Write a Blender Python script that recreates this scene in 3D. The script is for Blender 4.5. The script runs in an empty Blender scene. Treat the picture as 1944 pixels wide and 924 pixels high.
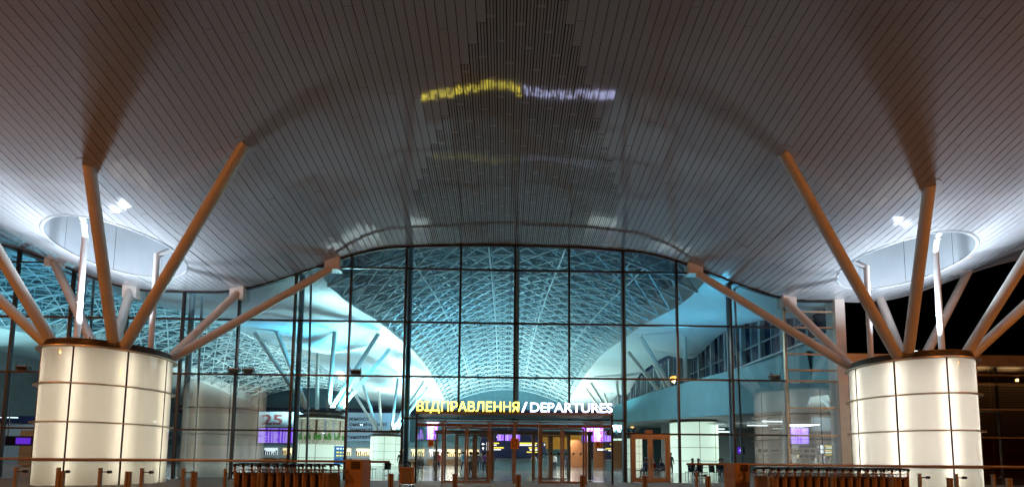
import bpy, bmesh, math, random
from mathutils import Vector, Matrix
random.seed(7)
R = math.radians
sc = bpy.context.scene
C = sc.collection

# ------------------------------------------------------------------ camera
cam_d = bpy.data.cameras.new("camera"); cam = bpy.data.objects.new("camera", cam_d); C.objects.link(cam)
_p, _r, _y = R(4.44), R(-0.49), R(1.08)
_fw = Vector((math.sin(_y) * math.cos(_p), math.cos(_y) * math.cos(_p), math.sin(_p)))
_rt = Vector((math.cos(_y), -math.sin(_y), 0))
_up = _rt.cross(_fw)
_r2 = _rt * math.cos(_r) - _up * math.sin(_r); _u2 = _rt * math.sin(_r) + _up * math.cos(_r)
m = Matrix((_r2, _u2, -_fw)).transposed().to_4x4(); m.translation = Vector((-0.56, 0, 1.2))
cam.matrix_world = m
cam_d.sensor_width = 36; cam_d.sensor_fit = 'HORIZONTAL'; cam_d.lens = 16.0
cam_d.shift_y = 0.1754; cam_d.clip_start = 0.05; cam_d.clip_end = 3000
sc.camera = cam

# ------------------------------------------------------------------ world: night sky
w = bpy.data.worlds.new("World"); sc.world = w; w.use_nodes = True
wn = w.node_tree.nodes; wl = w.node_tree.links
bg = wn['Background']; sky = wn.new('ShaderNodeTexSky'); sky.sky_type = 'NISHITA'
sky.sun_disc = False; sky.sun_elevation = R(-6); sky.sun_rotation = R(200)
wl.new(sky.outputs[0], bg.inputs[0]); bg.inputs[1].default_value = 0.05

sc.view_settings.view_transform = 'Standard'; sc.view_settings.look = 'None'
sc.view_settings.exposure = 0.0; sc.view_settings.gamma = 1.0; sc.view_settings.use_curve_mapping = False
sc.render.engine = 'CYCLES'
cy = sc.cycles
cy.use_denoising = True; cy.max_bounces = 10; cy.transparent_max_bounces = 24; cy.diffuse_bounces = 3
cy.glossy_bounces = 4; cy.transmission_bounces = 6; cy.sample_clamp_indirect = 4.0; cy.caustics_reflective = False; cy.caustics_refractive = False

def lamp(kind, name, loc, energy, color, rot=None, **kw):
    d = bpy.data.lights.new(name, kind); d.energy = energy; d.color = color
    for k, v in kw.items(): setattr(d, k, v)
    o = bpy.data.objects.new(name, d); C.objects.link(o); o.location = loc
    if rot: o.rotation_euler = rot
    return o
UP = (R(180), 0, 0)
COOL = (0.72, 0.86, 1.0); SODIUM = (1.0, 0.30, 0.045); CYAN = (0.12, 0.66, 1.0); FRESH = (0.56, 0.97, 1.0)
FLOODS = [(-19.1, 20.0), (-17.95, 19.5), (19.1, 20.0), (17.95, 19.5)]
for x, y in FLOODS:                                          # lit by the floodlights standing on the two front drums
    lamp('SPOT', 'flood_lamp', (x, y, 6.45), 2300, COOL, UP, spot_size=R(138), spot_blend=1.0, shadow_soft_size=0.1)
SODIUMS = [(-19.7, -4.0, 10.6), (19.6, -4.0, 10.6), (-60.0, -16.0, 10.6), (44.0, -2.0, 10.6), (-44.0, -2.0, 10.6)]
for p in SODIUMS:
    lamp('SPOT', 'sodium_lamp', p, 7600, SODIUM, (R(90 - 36), 0, R(-24 if p[0] < 0 else 24)), shadow_soft_size=0.18, spot_size=R(110), spot_blend=0.4)
INNER = [(-18, 44, 5.6), (-18, 68, 5.1), (18, 44, 5.6), (18, 68, 5.1)]
for x, y, z in INNER:
    s = 1 if x < 0 else -1
    lamp('SPOT', 'flood_lamp', (x + 1.9 * s, y - 1.6, z + 0.55), 9500, CYAN, (R(160), 0, 0), spot_size=R(150), spot_blend=0.5, shadow_soft_size=0.2)
    lamp('SPOT', 'flood_lamp', (x + 1.9 * s, y + 1.6, z + 0.55), 7000 if y < 50 else 10000, FRESH if y < 50 else (0.82, 1.0, 0.92), (R(200), 0, 0), spot_size=R(150), spot_blend=0.5, shadow_soft_size=0.2)
for x in (-8, 8, -36):                                       # added fill light up and down in the far hall, without fixtures
    for y in (52, 72):
        lamp('SPOT', 'hall_fill', (x, y, 4.8), 14000 if y > 60 else 3200, (0.85, 1.0, 0.90) if y > 60 else FRESH, UP, spot_size=R(150), spot_blend=0.5, shadow_soft_size=0.15)
        lamp('AREA', 'hall_fill', (x, y - 8, 4.7), 1200, (1.0, 0.96, 0.88), None, size=2.5)
lamp('SPOT', 'hall_fill', (-36, 34, 4.8), 3500, CYAN, UP, spot_size=R(150), spot_blend=0.5, shadow_soft_size=0.15)  # added fill for the left vault, no fixture there
lamp('SPOT', 'hall_fill', (12.5, 33, 4.6), 1800, CYAN, (R(180), R(-25), 0), spot_size=R(150), spot_blend=0.5, shadow_soft_size=0.3)  # added to brighten the mezzanine side, no fixture
lamp('SPOT', 'hall_fill', (-30, 60, 3.0), 3200, (0.8, 0.92, 1.0), (R(112), 0, 0), spot_size=R(140), spot_blend=0.5, shadow_soft_size=0.3)  # added to light the banner, no fixture
lamp('SPOT', 'hall_fill', (-47, 40, 5.3), 4000, FRESH, UP, spot_size=R(160), spot_blend=0.5, shadow_soft_size=0.15)  # added to light the shell at the far left, no fixture
lamp('SPOT', 'hall_fill', (-44, 39, 6.5), 1500, COOL, (R(70), 0, 0), spot_size=R(140), spot_blend=0.5, shadow_soft_size=0.15)  # added fill aimed at the left partition, no fixture
for p in ((-32, 62, 4.3), (-24, 66, 4.3), (-46, 60, 4.3)): lamp('AREA', 'hall_fill', p, 900, (0.85, 0.95, 1.0), None, size=4)  # unseen area lights added to brighten the rear left shops
for x in (-7, 9): lamp('AREA', 'hall_fill', (x, 35, 9.8), 650, (0.95, 0.98, 1.0), None, size=7)  # unseen area lights added over the floor behind the glass front
lamp('AREA', 'hall_fill', (-32, 44, 4.3), 500, (0.8, 0.95, 1.0), None, size=3)  # unseen area light added for the left of the hall
for y in (30, 42):
    lamp('AREA', 'concourse_lamp', (22, y, 4.55), 420, (1, 0.96, 0.9), None, size=4)

# ------------------------------------------------------------------ materials
def mat(name, col, rough=0.5, metal=0.0, var=0.06, scale=6.0, coat=0.0, bump=0.0):
    m = bpy.data.materials.new(name); m.use_nodes = True
    nt = m.node_tree; n = nt.nodes; b = n['Principled BSDF']
    b.inputs['Roughness'].default_value = rough; b.inputs['Metallic'].default_value = metal
    b.inputs['Coat Weight'].default_value = coat
    tc = n.new('ShaderNodeTexCoord'); nz = n.new('ShaderNodeTexNoise'); nz.inputs['Scale'].default_value = scale
    nz.inputs['Detail'].default_value = 4
    nt.links.new(tc.outputs['Object'], nz.inputs['Vector'])
    mp = n.new('ShaderNodeMapRange'); mp.inputs[1].default_value = 0.3; mp.inputs[2].default_value = 0.7
    mp.inputs[3].default_value = 1 - var; mp.inputs[4].default_value = 1 + var
    nt.links.new(nz.outputs[0], mp.inputs[0])
    mx = n.new('ShaderNodeMix'); mx.data_type = 'RGBA'; mx.blend_type = 'MULTIPLY'; mx.inputs[0].default_value = 1
    mx.inputs[6].default_value = (*col, 1); nt.links.new(mp.outputs[0], mx.inputs[7])
    nt.links.new(mx.outputs[2], b.inputs['Base Color'])
    mr = n.new('ShaderNodeMath'); mr.operation = 'MULTIPLY'; mr.inputs[1].default_value = rough
    nt.links.new(mp.outputs[0], mr.inputs[0]); nt.links.new(mr.outputs[0], b.inputs['Roughness'])
    if bump:
        bp = n.new('ShaderNodeBump'); bp.inputs['Strength'].default_value = bump; bp.inputs['Distance'].default_value = 0.01
        nt.links.new(nz.outputs[0], bp.inputs['Height']); nt.links.new(bp.outputs[0], b.inputs['Normal'])
    return m
def emit(name, col, s):
    m = bpy.data.materials.new(name); m.use_nodes = True; b = m.node_tree.nodes['Principled BSDF']
    b.inputs['Base Color'].default_value = (*[c * 0.5 for c in col], 1); b.inputs['Roughness'].default_value = 0.3
    b.inputs['Emission Color'].default_value = (*col, 1); b.inputs['Emission Strength'].default_value = s
    return m
def glass(name, tint, base, k, rough=0.0):
    m = bpy.data.materials.new(name); m.use_nodes = True; nt = m.node_tree; n = nt.nodes; n.clear()
    out = n.new('ShaderNodeOutputMaterial'); mx = n.new('ShaderNodeMixShader')
    tr = n.new('ShaderNodeBsdfTransparent'); tr.inputs[0].default_value = (*tint, 1)
    gl = n.new('ShaderNodeBsdfGlossy'); gl.inputs['Roughness'].default_value = rough
    fr = n.new('ShaderNodeFresnel'); fr.inputs[0].default_value = 1.5
    ma = n.new('ShaderNodeMath'); ma.operation = 'MULTIPLY_ADD'; ma.use_clamp = True
    ma.inputs[1].default_value = k; ma.inputs[2].default_value = base
    nt.links.new(fr.outputs[0], ma.inputs[0]); nt.links.new(ma.outputs[0], mx.inputs[0])
    nt.links.new(tr.outputs[0], mx.inputs[1]); nt.links.new(gl.outputs[0], mx.inputs[2])
    nt.links.new(mx.outputs[0], out.inputs[0])
    return m

M = {}
M['soffit'] = mat('painted aluminium plank', (0.47, 0.47, 0.49), 0.055, 0.16, 0.03, 0.5)
M['perf'] = mat('perforated aluminium plank', (0.45, 0.45, 0.45), 0.055, 0.16, 0.03, 0.5)
nt = M['perf'].node_tree; n = nt.nodes                       # rows of punched slots: dark holes in the sheet
b = n['Principled BSDF']; src = b.inputs['Base Color'].links[0].from_socket
tc = n.new('ShaderNodeTexCoord'); sp = n.new('ShaderNodeSeparateXYZ'); nt.links.new(tc.outputs['Object'], sp.inputs[0])
def cyc(sock, period, duty):
    d = n.new('ShaderNodeMath'); d.operation = 'DIVIDE'; d.inputs[1].default_value = period; nt.links.new(sock, d.inputs[0])
    f = n.new('ShaderNodeMath'); f.operation = 'FRACT'; nt.links.new(d.outputs[0], f.inputs[0])
    g = n.new('ShaderNodeMath'); g.operation = 'LESS_THAN'; g.inputs[1].default_value = duty; nt.links.new(f.outputs[0], g.inputs[0])
    return g.outputs[0]
fl = n.new('ShaderNodeMath'); fl.operation = 'SNAP'; fl.inputs[1].default_value = 0.3; nt.links.new(sp.outputs[0], fl.inputs[0])
sh = n.new('ShaderNodeMath'); sh.operation = 'MULTIPLY_ADD'; sh.inputs[1].default_value = 4.1; nt.links.new(fl.outputs[0], sh.inputs[0]); nt.links.new(sp.outputs[1], sh.inputs[2])
a1 = cyc(sp.outputs[0], 0.1, 0.34); a2 = cyc(sh.outputs[0], 1.95, 0.965)
mu = n.new('ShaderNodeMath'); mu.operation = 'MULTIPLY'; nt.links.new(a1, mu.inputs[0]); nt.links.new(a2, mu.inputs[1])
mh = n.new('ShaderNodeMix'); mh.data_type = 'RGBA'; nt.links.new(mu.outputs[0], mh.inputs[0]); nt.links.new(src, mh.inputs[6])
mh.inputs[7].default_value = (0.09, 0.09, 0.09, 1); nt.links.new(mh.outputs[2], b.inputs['Base Color'])
M['void'] = mat('dark void', (0.02, 0.02, 0.02), 0.9)
M['white_steel'] = mat('white painted steel', (0.72, 0.69, 0.64), 0.34, 0, 0.05, 2.5)
M['strut'] = mat('cream painted steel tube', (0.70, 0.66, 0.60), 0.36, 0, 0.06, 2.0)
M['pipe'] = mat('white pipe', (0.78, 0.78, 0.78), 0.3)
M['recess'] = mat('grey recess lining', (0.36, 0.38, 0.40), 0.45, 0, 0.05, 1.0)
M['bronze'] = mat('bronze anodised aluminium', (0.44, 0.35, 0.27), 0.34, 0.4, 0.12, 5.0)
M['bronze_dark'] = mat('dark bronze', (0.18, 0.14, 0.11), 0.4, 0.4, 0.1, 5)
M['bronze_pale'] = mat('pale bronze aluminium', (0.52, 0.42, 0.30), 0.35, 0.5, 0.08, 5.0)
M['darkframe'] = mat('dark frame aluminium', (0.022, 0.021, 0.022), 0.35, 0.2, 0.1, 5.0)
M['bluesteel'] = mat('blue grey steel post', (0.34, 0.48, 0.56), 0.4, 0.1, 0.08, 3.0)
M['rust'] = mat('orange brown powder coat', (0.52, 0.32, 0.20), 0.42, 0.1, 0.12, 9.0)
M['brownpanel'] = mat('brown advert board', (0.27, 0.22, 0.18), 0.5, 0, 0.12, 6.0)
M['chrome'] = mat('brushed steel', (0.6, 0.58, 0.55), 0.22, 0.9, 0.06, 12.0)
M['black'] = mat('black plastic', (0.012, 0.012, 0.013), 0.35, 0, 0.1, 20)
M['glass'] = glass('facade glazing', (0.72, 0.93, 0.98), 0.05, 1.4)
M['glass_boosted'] = glass('side glazing with raised reflection', (0.70, 0.86, 0.90), 0.36, 1.6)  # no real coating: reflectance raised to strengthen the mirrored drums
M['glass_clear'] = glass('clear glass', (0.90, 0.94, 0.92), 0.01, 1.0)
M['glass_dark'] = glass('dark annex glazing', (0.34, 0.30, 0.26), 0.06, 1.6)
M['glass_door'] = glass('door glass', (0.86, 0.92, 0.90), 0.03, 1.2)
M['shell'] = mat('white ceiling shell', (0.74, 0.76, 0.76), 0.42, 0.0, 0.05, 0.6)
M['truss'] = mat('white truss steel', (0.52, 0.64, 0.68), 0.45, 0.1, 0.08, 2.0)
M['deck'] = mat('grey roof deck', (0.045, 0.085, 0.11), 0.6, 0.1, 0.3, 0.8)
M['floor'] = mat('polished granite floor', (0.20, 0.21, 0.21), 0.16, 0, 0.15, 1.5)
M['paving'] = mat('concrete paving', (0.22, 0.20, 0.18), 0.7, 0, 0.2, 2.0, bump=0.2)
M['wall'] = mat('pale wall', (0.42, 0.45, 0.46), 0.6, 0, 0.08, 1.0)
M['teal'] = mat('teal bulkhead', (0.24, 0.52, 0.58), 0.4, 0, 0.1, 0.7)
M['navy'] = mat('navy panel', (0.012, 0.022, 0.075), 0.4, 0, 0.1, 2)
M['deskteal'] = mat('grey teal counter', (0.13, 0.24, 0.27), 0.4, 0, 0.1, 2)
M['orange'] = mat('orange wall', (0.80, 0.30, 0.02), 0.6, 0, 0.1, 1)
M['terracotta'] = mat('terracotta wall', (0.42, 0.15, 0.05), 0.6, 0, 0.1, 1)
M['banner'] = mat('pale blue banner', (0.42, 0.54, 0.66), 0.6, 0, 0.04, 1)
M['green'] = mat('green kiosk paint', (0.02, 0.42, 0.06), 0.4, 0, 0.08, 2)
M['ink'] = mat('dark print', (0.03, 0.04, 0.06), 0.6)
M['redink'] = mat('red brown print', (0.28, 0.08, 0.09), 0.6)
M['stickerorange'] = mat('orange sticker', (0.75, 0.30, 0.05), 0.5)
M['wood'] = mat('varnished wood', (0.24, 0.11, 0.05), 0.4, 0, 0.2, 8)
M['leaf'] = mat('printed green leaves', (0.10, 0.26, 0.05), 0.5, 0, 0.5, 6)
M['sandprint'] = mat('printed sand stone', (0.55, 0.48, 0.34), 0.5, 0, 0.35, 5)
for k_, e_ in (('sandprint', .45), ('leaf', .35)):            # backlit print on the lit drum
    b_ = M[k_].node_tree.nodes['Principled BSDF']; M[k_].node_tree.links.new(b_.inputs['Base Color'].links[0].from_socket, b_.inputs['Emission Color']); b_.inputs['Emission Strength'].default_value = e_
M['bluecard'] = mat('blue poster', (0.01, 0.20, 0.52), 0.4, 0, 0.05, 2)
M['tube'] = emit('fluorescent tube', (1.0, 0.93, 0.79), 14.5)
M['tube_w'] = emit('fluorescent tube white', (1.0, 0.96, 0.88), 21)
M['litpanel_in'] = emit('lit cream panel', (0.86, 0.92, 0.72), 0.95)
M['head'] = emit('floodlight lens', (0.75, 0.92, 1.0), 22)
M['sodiumlens'] = emit('sodium lens', (1.0, 0.40, 0.06), 24)
M['yellow_sign'] = emit('yellow letters', (1.0, 0.84, 0.08), 6.0)
M['blue_sign'] = emit('cool white letters', (0.58, 0.62, 1.0), 5.6)
M['purple'] = emit('purple screen', (0.22, 0.04, 0.85), 1.3)
M['lilac'] = emit('lilac screen', (0.75, 0.55, 1.0), 1.4)
M['whitelit'] = emit('lit white sign', (1.0, 1.0, 1.0), 1.6)
M['yellowlit'] = emit('lit yellow sign', (1.0, 0.75, 0.08), 1.5)
M['warmlit'] = emit('warm shop light', (1.0, 0.72, 0.36), 2.2)
M['coollit'] = emit('ceiling light', (0.9, 1.0, 1.0), 4.0)
M['spark'] = emit('small warm lamp', (1.0, 0.55, 0.15), 30)
def litpanel(name, col):
    m = bpy.data.materials.new(name); m.use_nodes = True; nt = m.node_tree; n = nt.nodes; n.clear()
    out = n.new('ShaderNodeOutputMaterial'); mx = n.new('ShaderNodeMixShader'); tr = n.new('ShaderNodeBsdfTranslucent')
    df = n.new('ShaderNodeBsdfDiffuse'); m1 = n.new('ShaderNodeMixShader'); m1.inputs[0].default_value = 0.3
    tr.inputs[0].default_value = (*col, 1); df.inputs[0].default_value = (*col, 1)
    gl = n.new('ShaderNodeBsdfGlossy'); gl.inputs['Roughness'].default_value = 0.02
    fr = n.new('ShaderNodeFresnel'); fr.inputs[0].default_value = 1.5
    nt.links.new(tr.outputs[0], m1.inputs[1]); nt.links.new(df.outputs[0], m1.inputs[2])
    nt.links.new(fr.outputs[0], mx.inputs[0]); nt.links.new(m1.outputs[0], mx.inputs[1]); nt.links.new(gl.outputs[0], mx.inputs[2])
    nt.links.new(mx.outputs[0], out.inputs[0]); return m
M['opal_warm'] = litpanel('opal glass warm', (0.84, 0.80, 0.69))
M['opal_white'] = litpanel('opal glass white', (0.84, 0.81, 0.72))

# ------------------------------------------------------------------ mesh helpers
class MB:
    def __init__(s): s.v = []; s.f = []
    def quad(s, *p):
        k = len(s.v); s.v += [tuple(q) for q in p]; s.f.append(tuple(range(k, k + len(p)))); return s
    def box(s, x0, y0, z0, x1, y1, z1):
        k = len(s.v)
        s.v += [(x0, y0, z0), (x1, y0, z0), (x1, y1, z0), (x0, y1, z0), (x0, y0, z1), (x1, y0, z1), (x1, y1, z1), (x0, y1, z1)]
        s.f += [tuple(k + i for i in q) for q in ((3, 2, 1, 0), (4, 5, 6, 7), (0, 1, 5, 4), (1, 2, 6, 5), (2, 3, 7, 6), (3, 0, 4, 7))]; return s
    def tube(s, a, b, r, n=12, r2=None, cap=True, spin=0.0):
        a = Vector(a); b = Vector(b); d = (b - a).normalized(); r2 = r if r2 is None else r2
        u = d.orthogonal().normalized() if abs(d.z) < 0.999 else Vector((1, 0, 0))
        if abs(d.z) < 0.999: u = Vector((0, 0, 1)).cross(d).normalized()
        v = d.cross(u); k = len(s.v)
        for i in range(n):
            t = 2 * math.pi * i / n + spin; e = u * math.cos(t) + v * math.sin(t)
            s.v.append(tuple(a + e * r)); s.v.append(tuple(b + e * r2))
        for i in range(n):
            j = (i + 1) % n; s.f.append((k + 2 * i, k + 2 * j, k + 2 * j + 1, k + 2 * i + 1))
        if cap:
            s.f.append(tuple(k + 2 * i for i in reversed(range(n)))); s.f.append(tuple(k + 2 * i + 1 for i in range(n)))
        return s
    def path(s, pts, r, n=10):
        for i in range(len(pts) - 1): s.tube(pts[i], pts[i + 1], r, n)
        return s
    def ring(s, c, r0, r1, z0, z1, a0=0, a1=2 * math.pi, n=64):
        full = abs(a1 - a0 - 2 * math.pi) < 1e-6; k = len(s.v)
        for i in range(n + (0 if full else 1)):
            t = a0 + (a1 - a0) * i / n; cx, sy = math.sin(t), -math.cos(t)
            for r, z in ((r0, z0), (r1, z0), (r1, z1), (r0, z1)): s.v.append((c[0] + r * cx, c[1] + r * sy, z))
        N = n if full else n
        tot = n if full else n + 1
        for i in range(N):
            j = (i + 1) % tot
            for q in range(4):
                p = (q + 1) % 4; s.f.append((k + 4 * i + q, k + 4 * j + q, k + 4 * j + p, k + 4 * i + p))
        if not full:
            s.f.append((k, k + 1, k + 2, k + 3)); e = k + 4 * n; s.f.append((e + 3, e + 2, e + 1, e))
        return s
    def disc(s, c, r, n=48):
        k = len(s.v)
        for i in range(n):
            t = 2 * math.pi * i / n; s.v.append((c[0] + r * math.sin(t), c[1] - r * math.cos(t), c[2]))
        s.f.append(tuple(range(k, k + n))); return s
    def grid(s, fn, us, vs):
        k = len(s.v); nv = len(vs)
        for u in us:
            for v in vs: s.v.append(tuple(fn(u, v)))
        for i in range(len(us) - 1):
            for j in range(nv - 1): s.f.append((k + i * nv + j, k + (i + 1) * nv + j, k + (i + 1) * nv + j + 1, k + i * nv + j + 1))
        return s
    def build(s, name, m, parent=None, smooth=False, bevel=0.0):
        me = bpy.data.meshes.new(name); me.from_pydata(s.v, [], s.f); me.update()
        if smooth:
            for p in me.polygons: p.use_smooth = True
        ms = m if isinstance(m, (list, tuple)) else [m]
        for x in ms: me.materials.append(x)
        o = bpy.data.objects.new(name, me); C.objects.link(o)
        if parent:
            o.parent = parent; o.location = -Vector(parent_origin(parent))
        if bevel:
            md = o.modifiers.new('bevel', 'BEVEL'); md.width = bevel; md.segments = 2; md.limit_method = 'ANGLE'
        if smooth == 'auto':
            md = o.modifiers.new('split', 'EDGE_SPLIT'); md.split_angle = R(40)
        return o
def parent_origin(o):                                        # meshes are written in world coordinates while built at no rotation
    p = Vector((0, 0, 0))
    while o: p = p + o.location; o = o.parent
    return p
def tag(o, label=None, cat=None, group=None, kind=None):
    if label: o['label'] = label
    if cat: o['category'] = cat
    if group: o['group'] = group
    if kind: o['kind'] = kind
    return o
def thing(name, loc, label, cat, group=None):
    o = bpy.data.objects.new(name, None); C.objects.link(o); o.location = loc; o.empty_display_size = 0.3
    return tag(o, label, cat, group)
def copy_tree(o, parent=None):
    c = o.copy(); C.objects.link(c)
    if parent: c.parent = parent
    for ch in KIDS.get(o.name, []) or [k for k in bpy.data.objects if k.parent == o]: copy_tree(ch, c)
    return c
KIDS = {}
def kids(o):
    KIDS[o.name] = [k for k in bpy.data.objects if k.parent == o]
    for k in KIDS[o.name]: kids(k)
def linspace(a, b, n): return [a + (b - a) * i / (n - 1) for i in range(n)]
def text_mesh(s, size, depth, bold=0.0, align='LEFT'):
    cu = bpy.data.curves.new('lettering', 'FONT'); cu.body = s; cu.size = size; cu.extrude = depth; cu.offset = bold; cu.align_x = align
    o = bpy.data.objects.new('lettering', cu); C.objects.link(o)
    dg = bpy.context.evaluated_depsgraph_get(); dg.update()
    me = bpy.data.meshes.new_from_object(o.evaluated_get(dg)); bpy.data.objects.remove(o); return me
def text(name, s, x0, x1, y, z0, z1, m, parent, depth=0.01, bold=0.0):
    """lettering that fills x0..x1, z0..z1 on the vertical plane y, facing -Y"""
    me = text_mesh(s, 1.0, 0.5, bold); vs = [v.co.copy() for v in me.vertices]
    ax, bx = min(v.x for v in vs), max(v.x for v in vs); ay, by = min(v.y for v in vs), max(v.y for v in vs)
    for v in me.vertices:
        c = v.co; v.co = Vector((x0 + (c.x - ax) / (bx - ax) * (x1 - x0), y - c.z * 2 * depth, z0 + (c.y - ay) / (by - ay) * (z1 - z0)))
    me.materials.clear(); me.materials.append(m)
    o = bpy.data.objects.new(name, me); C.objects.link(o)
    if parent: o.parent = parent; o.location = -parent_origin(parent)
    return o

# ------------------------------------------------------------------ roof shapes
def herm(k, x):
    xs = [a for a, _ in k]; ys = [b for _, b in k]
    if x <= xs[0]: return ys[0]
    if x >= xs[-1]: return ys[-1]
    i = max(j for j in range(len(xs)) if xs[j] <= x)
    def mm(j):
        if j == 0: return (ys[1] - ys[0]) / (xs[1] - xs[0])
        if j == len(xs) - 1: return (ys[-1] - ys[-2]) / (xs[-1] - xs[-2])
        return (ys[j + 1] - ys[j - 1]) / (xs[j + 1] - xs[j - 1])
    h = xs[i + 1] - xs[i]; t = (x - xs[i]) / h
    return (2*t**3-3*t*t+1)*ys[i] + (t**3-2*t*t+t)*h*mm(i) + (-2*t**3+3*t*t)*ys[i+1] + (t**3-t*t)*h*mm(i+1)
TR = [(2, 14.6), (8, 13.6), (11, 12.95), (14, 12.1), (16, 11.35), (18, 10.75), (20.3, 10.42), (22.5, 10.25), (24.6, 10.15)]
PK = [(2, 15.4), (8, 14.9), (12, 14.5), (16.3, 13.98), (20, 13.52), (24.6, 13.05)]
_cache = {}
def hs(X, Y):
    k = round(Y, 4)
    if k not in _cache: _cache[k] = (herm(TR, Y), herm(PK, Y))
    a, p = _cache[k]
    u = abs(((X + 18) % 36) - 18); t = min(max((u - 6) / 10.5, 0), 1); s = t * t * (3 - 2 * t)
    return a + (p - a) * (1 - s) * (1 - .07 * min(u / 6, 1) ** 2)
FY = 24.55                                                   # plane of the glass front
def ftop(X): return hs(X, FY)

# ------------------------------------------------------------------ ground
MB().quad((-400, -400, 0), (400, -400, 0), (400, 24.4, 0), (-400, 24.4, 0)).build('pavement', M['paving'])['kind'] = 'structure'
o = MB().quad((-70, 24.4, 0.0), (18.3, 24.4, 0.0), (18.3, 24.5, 0), (60, 24.5, 0), (60, 120, 0), (-70, 120, 0)).build('interior_floor', M['floor']); o['kind'] = 'structure'

# ------------------------------------------------------------------ canopy
canopy = thing('canopy_roof', (0, 14, 14), 'huge wavy canopy lined with narrow aluminium planks over the forecourt', 'canopy')
PWID = 0.30; GAP = 0.022; HOLE = 2.5; HC = [(-18.1, 20.4), (18.1, 20.4)]
plain, perf = MB(), MB()
def half_perf(Y): return min(4.7, 0.95 + 0.46 * (Y - 12))
def strip(mb, x0, x1, ya0, ya1, yb0, yb1, tl):
    """one plank run; edge x0 goes ya0..ya1, edge x1 goes yb0..yb1; tl tilts it a little; joints split it"""
    L = max(ya1 - ya0, yb1 - yb0); n = max(2, int(L / 0.5) + 1)
    k = len(mb.v); pw = random.gauss(0, 0.0007)
    for i in range(n + 1):
        t = i / n; y0 = ya0 + (ya1 - ya0) * t; y1 = yb0 + (yb1 - yb0) * t
        z0 = hs(x0, y0) + tl + warp(x0, y0, pw); z1 = hs(x1, y1) - tl + warp(x1, y1, pw)
        mb.v += [(x0, y0, z0 + 0.03), (x0, y0, z0), (x1, y1, z1), (x1, y1, z1 + 0.03)]
    for i in range(n):
        a = k + 4 * i
        for q in range(3): mb.f.append((a + q, a + q + 1, a + 4 + q + 1, a + 4 + q))
def warp(x, y, pw): return 0.010 * math.sin(0.85 * y + 1.9 * math.sin(0.75 * x + 0.9) + 0.25 * x) + pw * (y - 14)
def run(mb, x0, x1, ya0, ya1, yb0, yb1, off):
    cuts = []; y = off
    while y < 25:
        cuts.append(y); y += 3.9
    lo = min(ya0, yb0); hi = max(ya1, yb1)
    pa, pb = ya0, yb0
    for c in cuts:
        if c > max(pa, pb) + 0.3 and c < min(ya1, yb1) - 0.3:
            strip(mb, x0, x1, pa, c, pb, c, random.gauss(0, 0.0010)); pa = pb = c + 0.005
    if ya1 - pa > 0.02 or yb1 - pb > 0.02: strip(mb, x0, x1, pa, ya1, pb, yb1, random.gauss(0, 0.0010))
def circ(x):
    for hx, hy in HC:
        d = HOLE ** 2 - (x - hx) ** 2
        if d > 0: return hy, math.sqrt(d)
    return None
N0 = int(32 / PWID)
Y0, Y1 = 2.0, 24.56
for i in range(-N0, N0):
    x0 = i * PWID + GAP / 2; x1 = (i + 1) * PWID - GAP / 2; xm = (x0 + x1) / 2
    off = 2 + (i * 1.37) % 3.9
    c0, c1 = circ(x0), circ(x1)
    if c0 or c1:
        hy = (c0 or c1)[0]; d0 = c0[1] if c0 else 0; d1 = c1[1] if c1 else 0
        run(plain, x0, x1, Y0, hy - d0, Y0, hy - d1, off); run(plain, x0, x1, hy + d0, Y1, hy + d1, Y1, off); continue
    if abs(xm) < 4.7:
        yp = 12 + (abs(xm) - 0.95) / 0.46; yp = max(Y0, yp)
        if yp > Y0 + 0.2: run(plain, x0, x1, Y0, yp - 0.012, Y0, yp - 0.012, off)
        run(perf, x0, x1, yp, Y1, yp, Y1, off)
    else:
        run(plain, x0, x1, Y0, Y1, Y0, Y1, off)
plain.build('soffit', M['soffit'], canopy); perf.build('perforated_soffit', M['perf'], canopy)
bk = MB()
for xa, xb in ((-32, -20.7), (-15.5, 15.5), (20.7, 32)):
    bk.grid(lambda u, v: (u, v, hs(u, v) + 0.12), linspace(xa, xb, 30), linspace(Y0, Y1, 40))
for xa in (-20.7, 15.5):
    bk.grid(lambda u, v: (u, v, hs(u, v) + 0.12), linspace(xa, xa + 5.2, 8), linspace(Y0, 17.8, 24))
    bk.grid(lambda u, v: (u, v, hs(u, v) + 0.12), linspace(xa, xa + 5.2, 8), linspace(23.0, Y1, 4))
bk.build('roof_backing', M['void'], canopy)
fa = MB().grid(lambda u, v: (u, Y0 - 0.02, hs(u, Y0) + v), linspace(-32, 32, 60), (-0.1, 1.1)); fa.build('front_fascia', M['white_steel'], canopy)
fa = MB().grid(lambda u, v: (u, Y1 + 0.03, hs(u, Y1) + v), linspace(18.3, 32, 24), (-0.04, 0.9)); fa.build('rear_fascia', M['soffit'], canopy)
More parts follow.
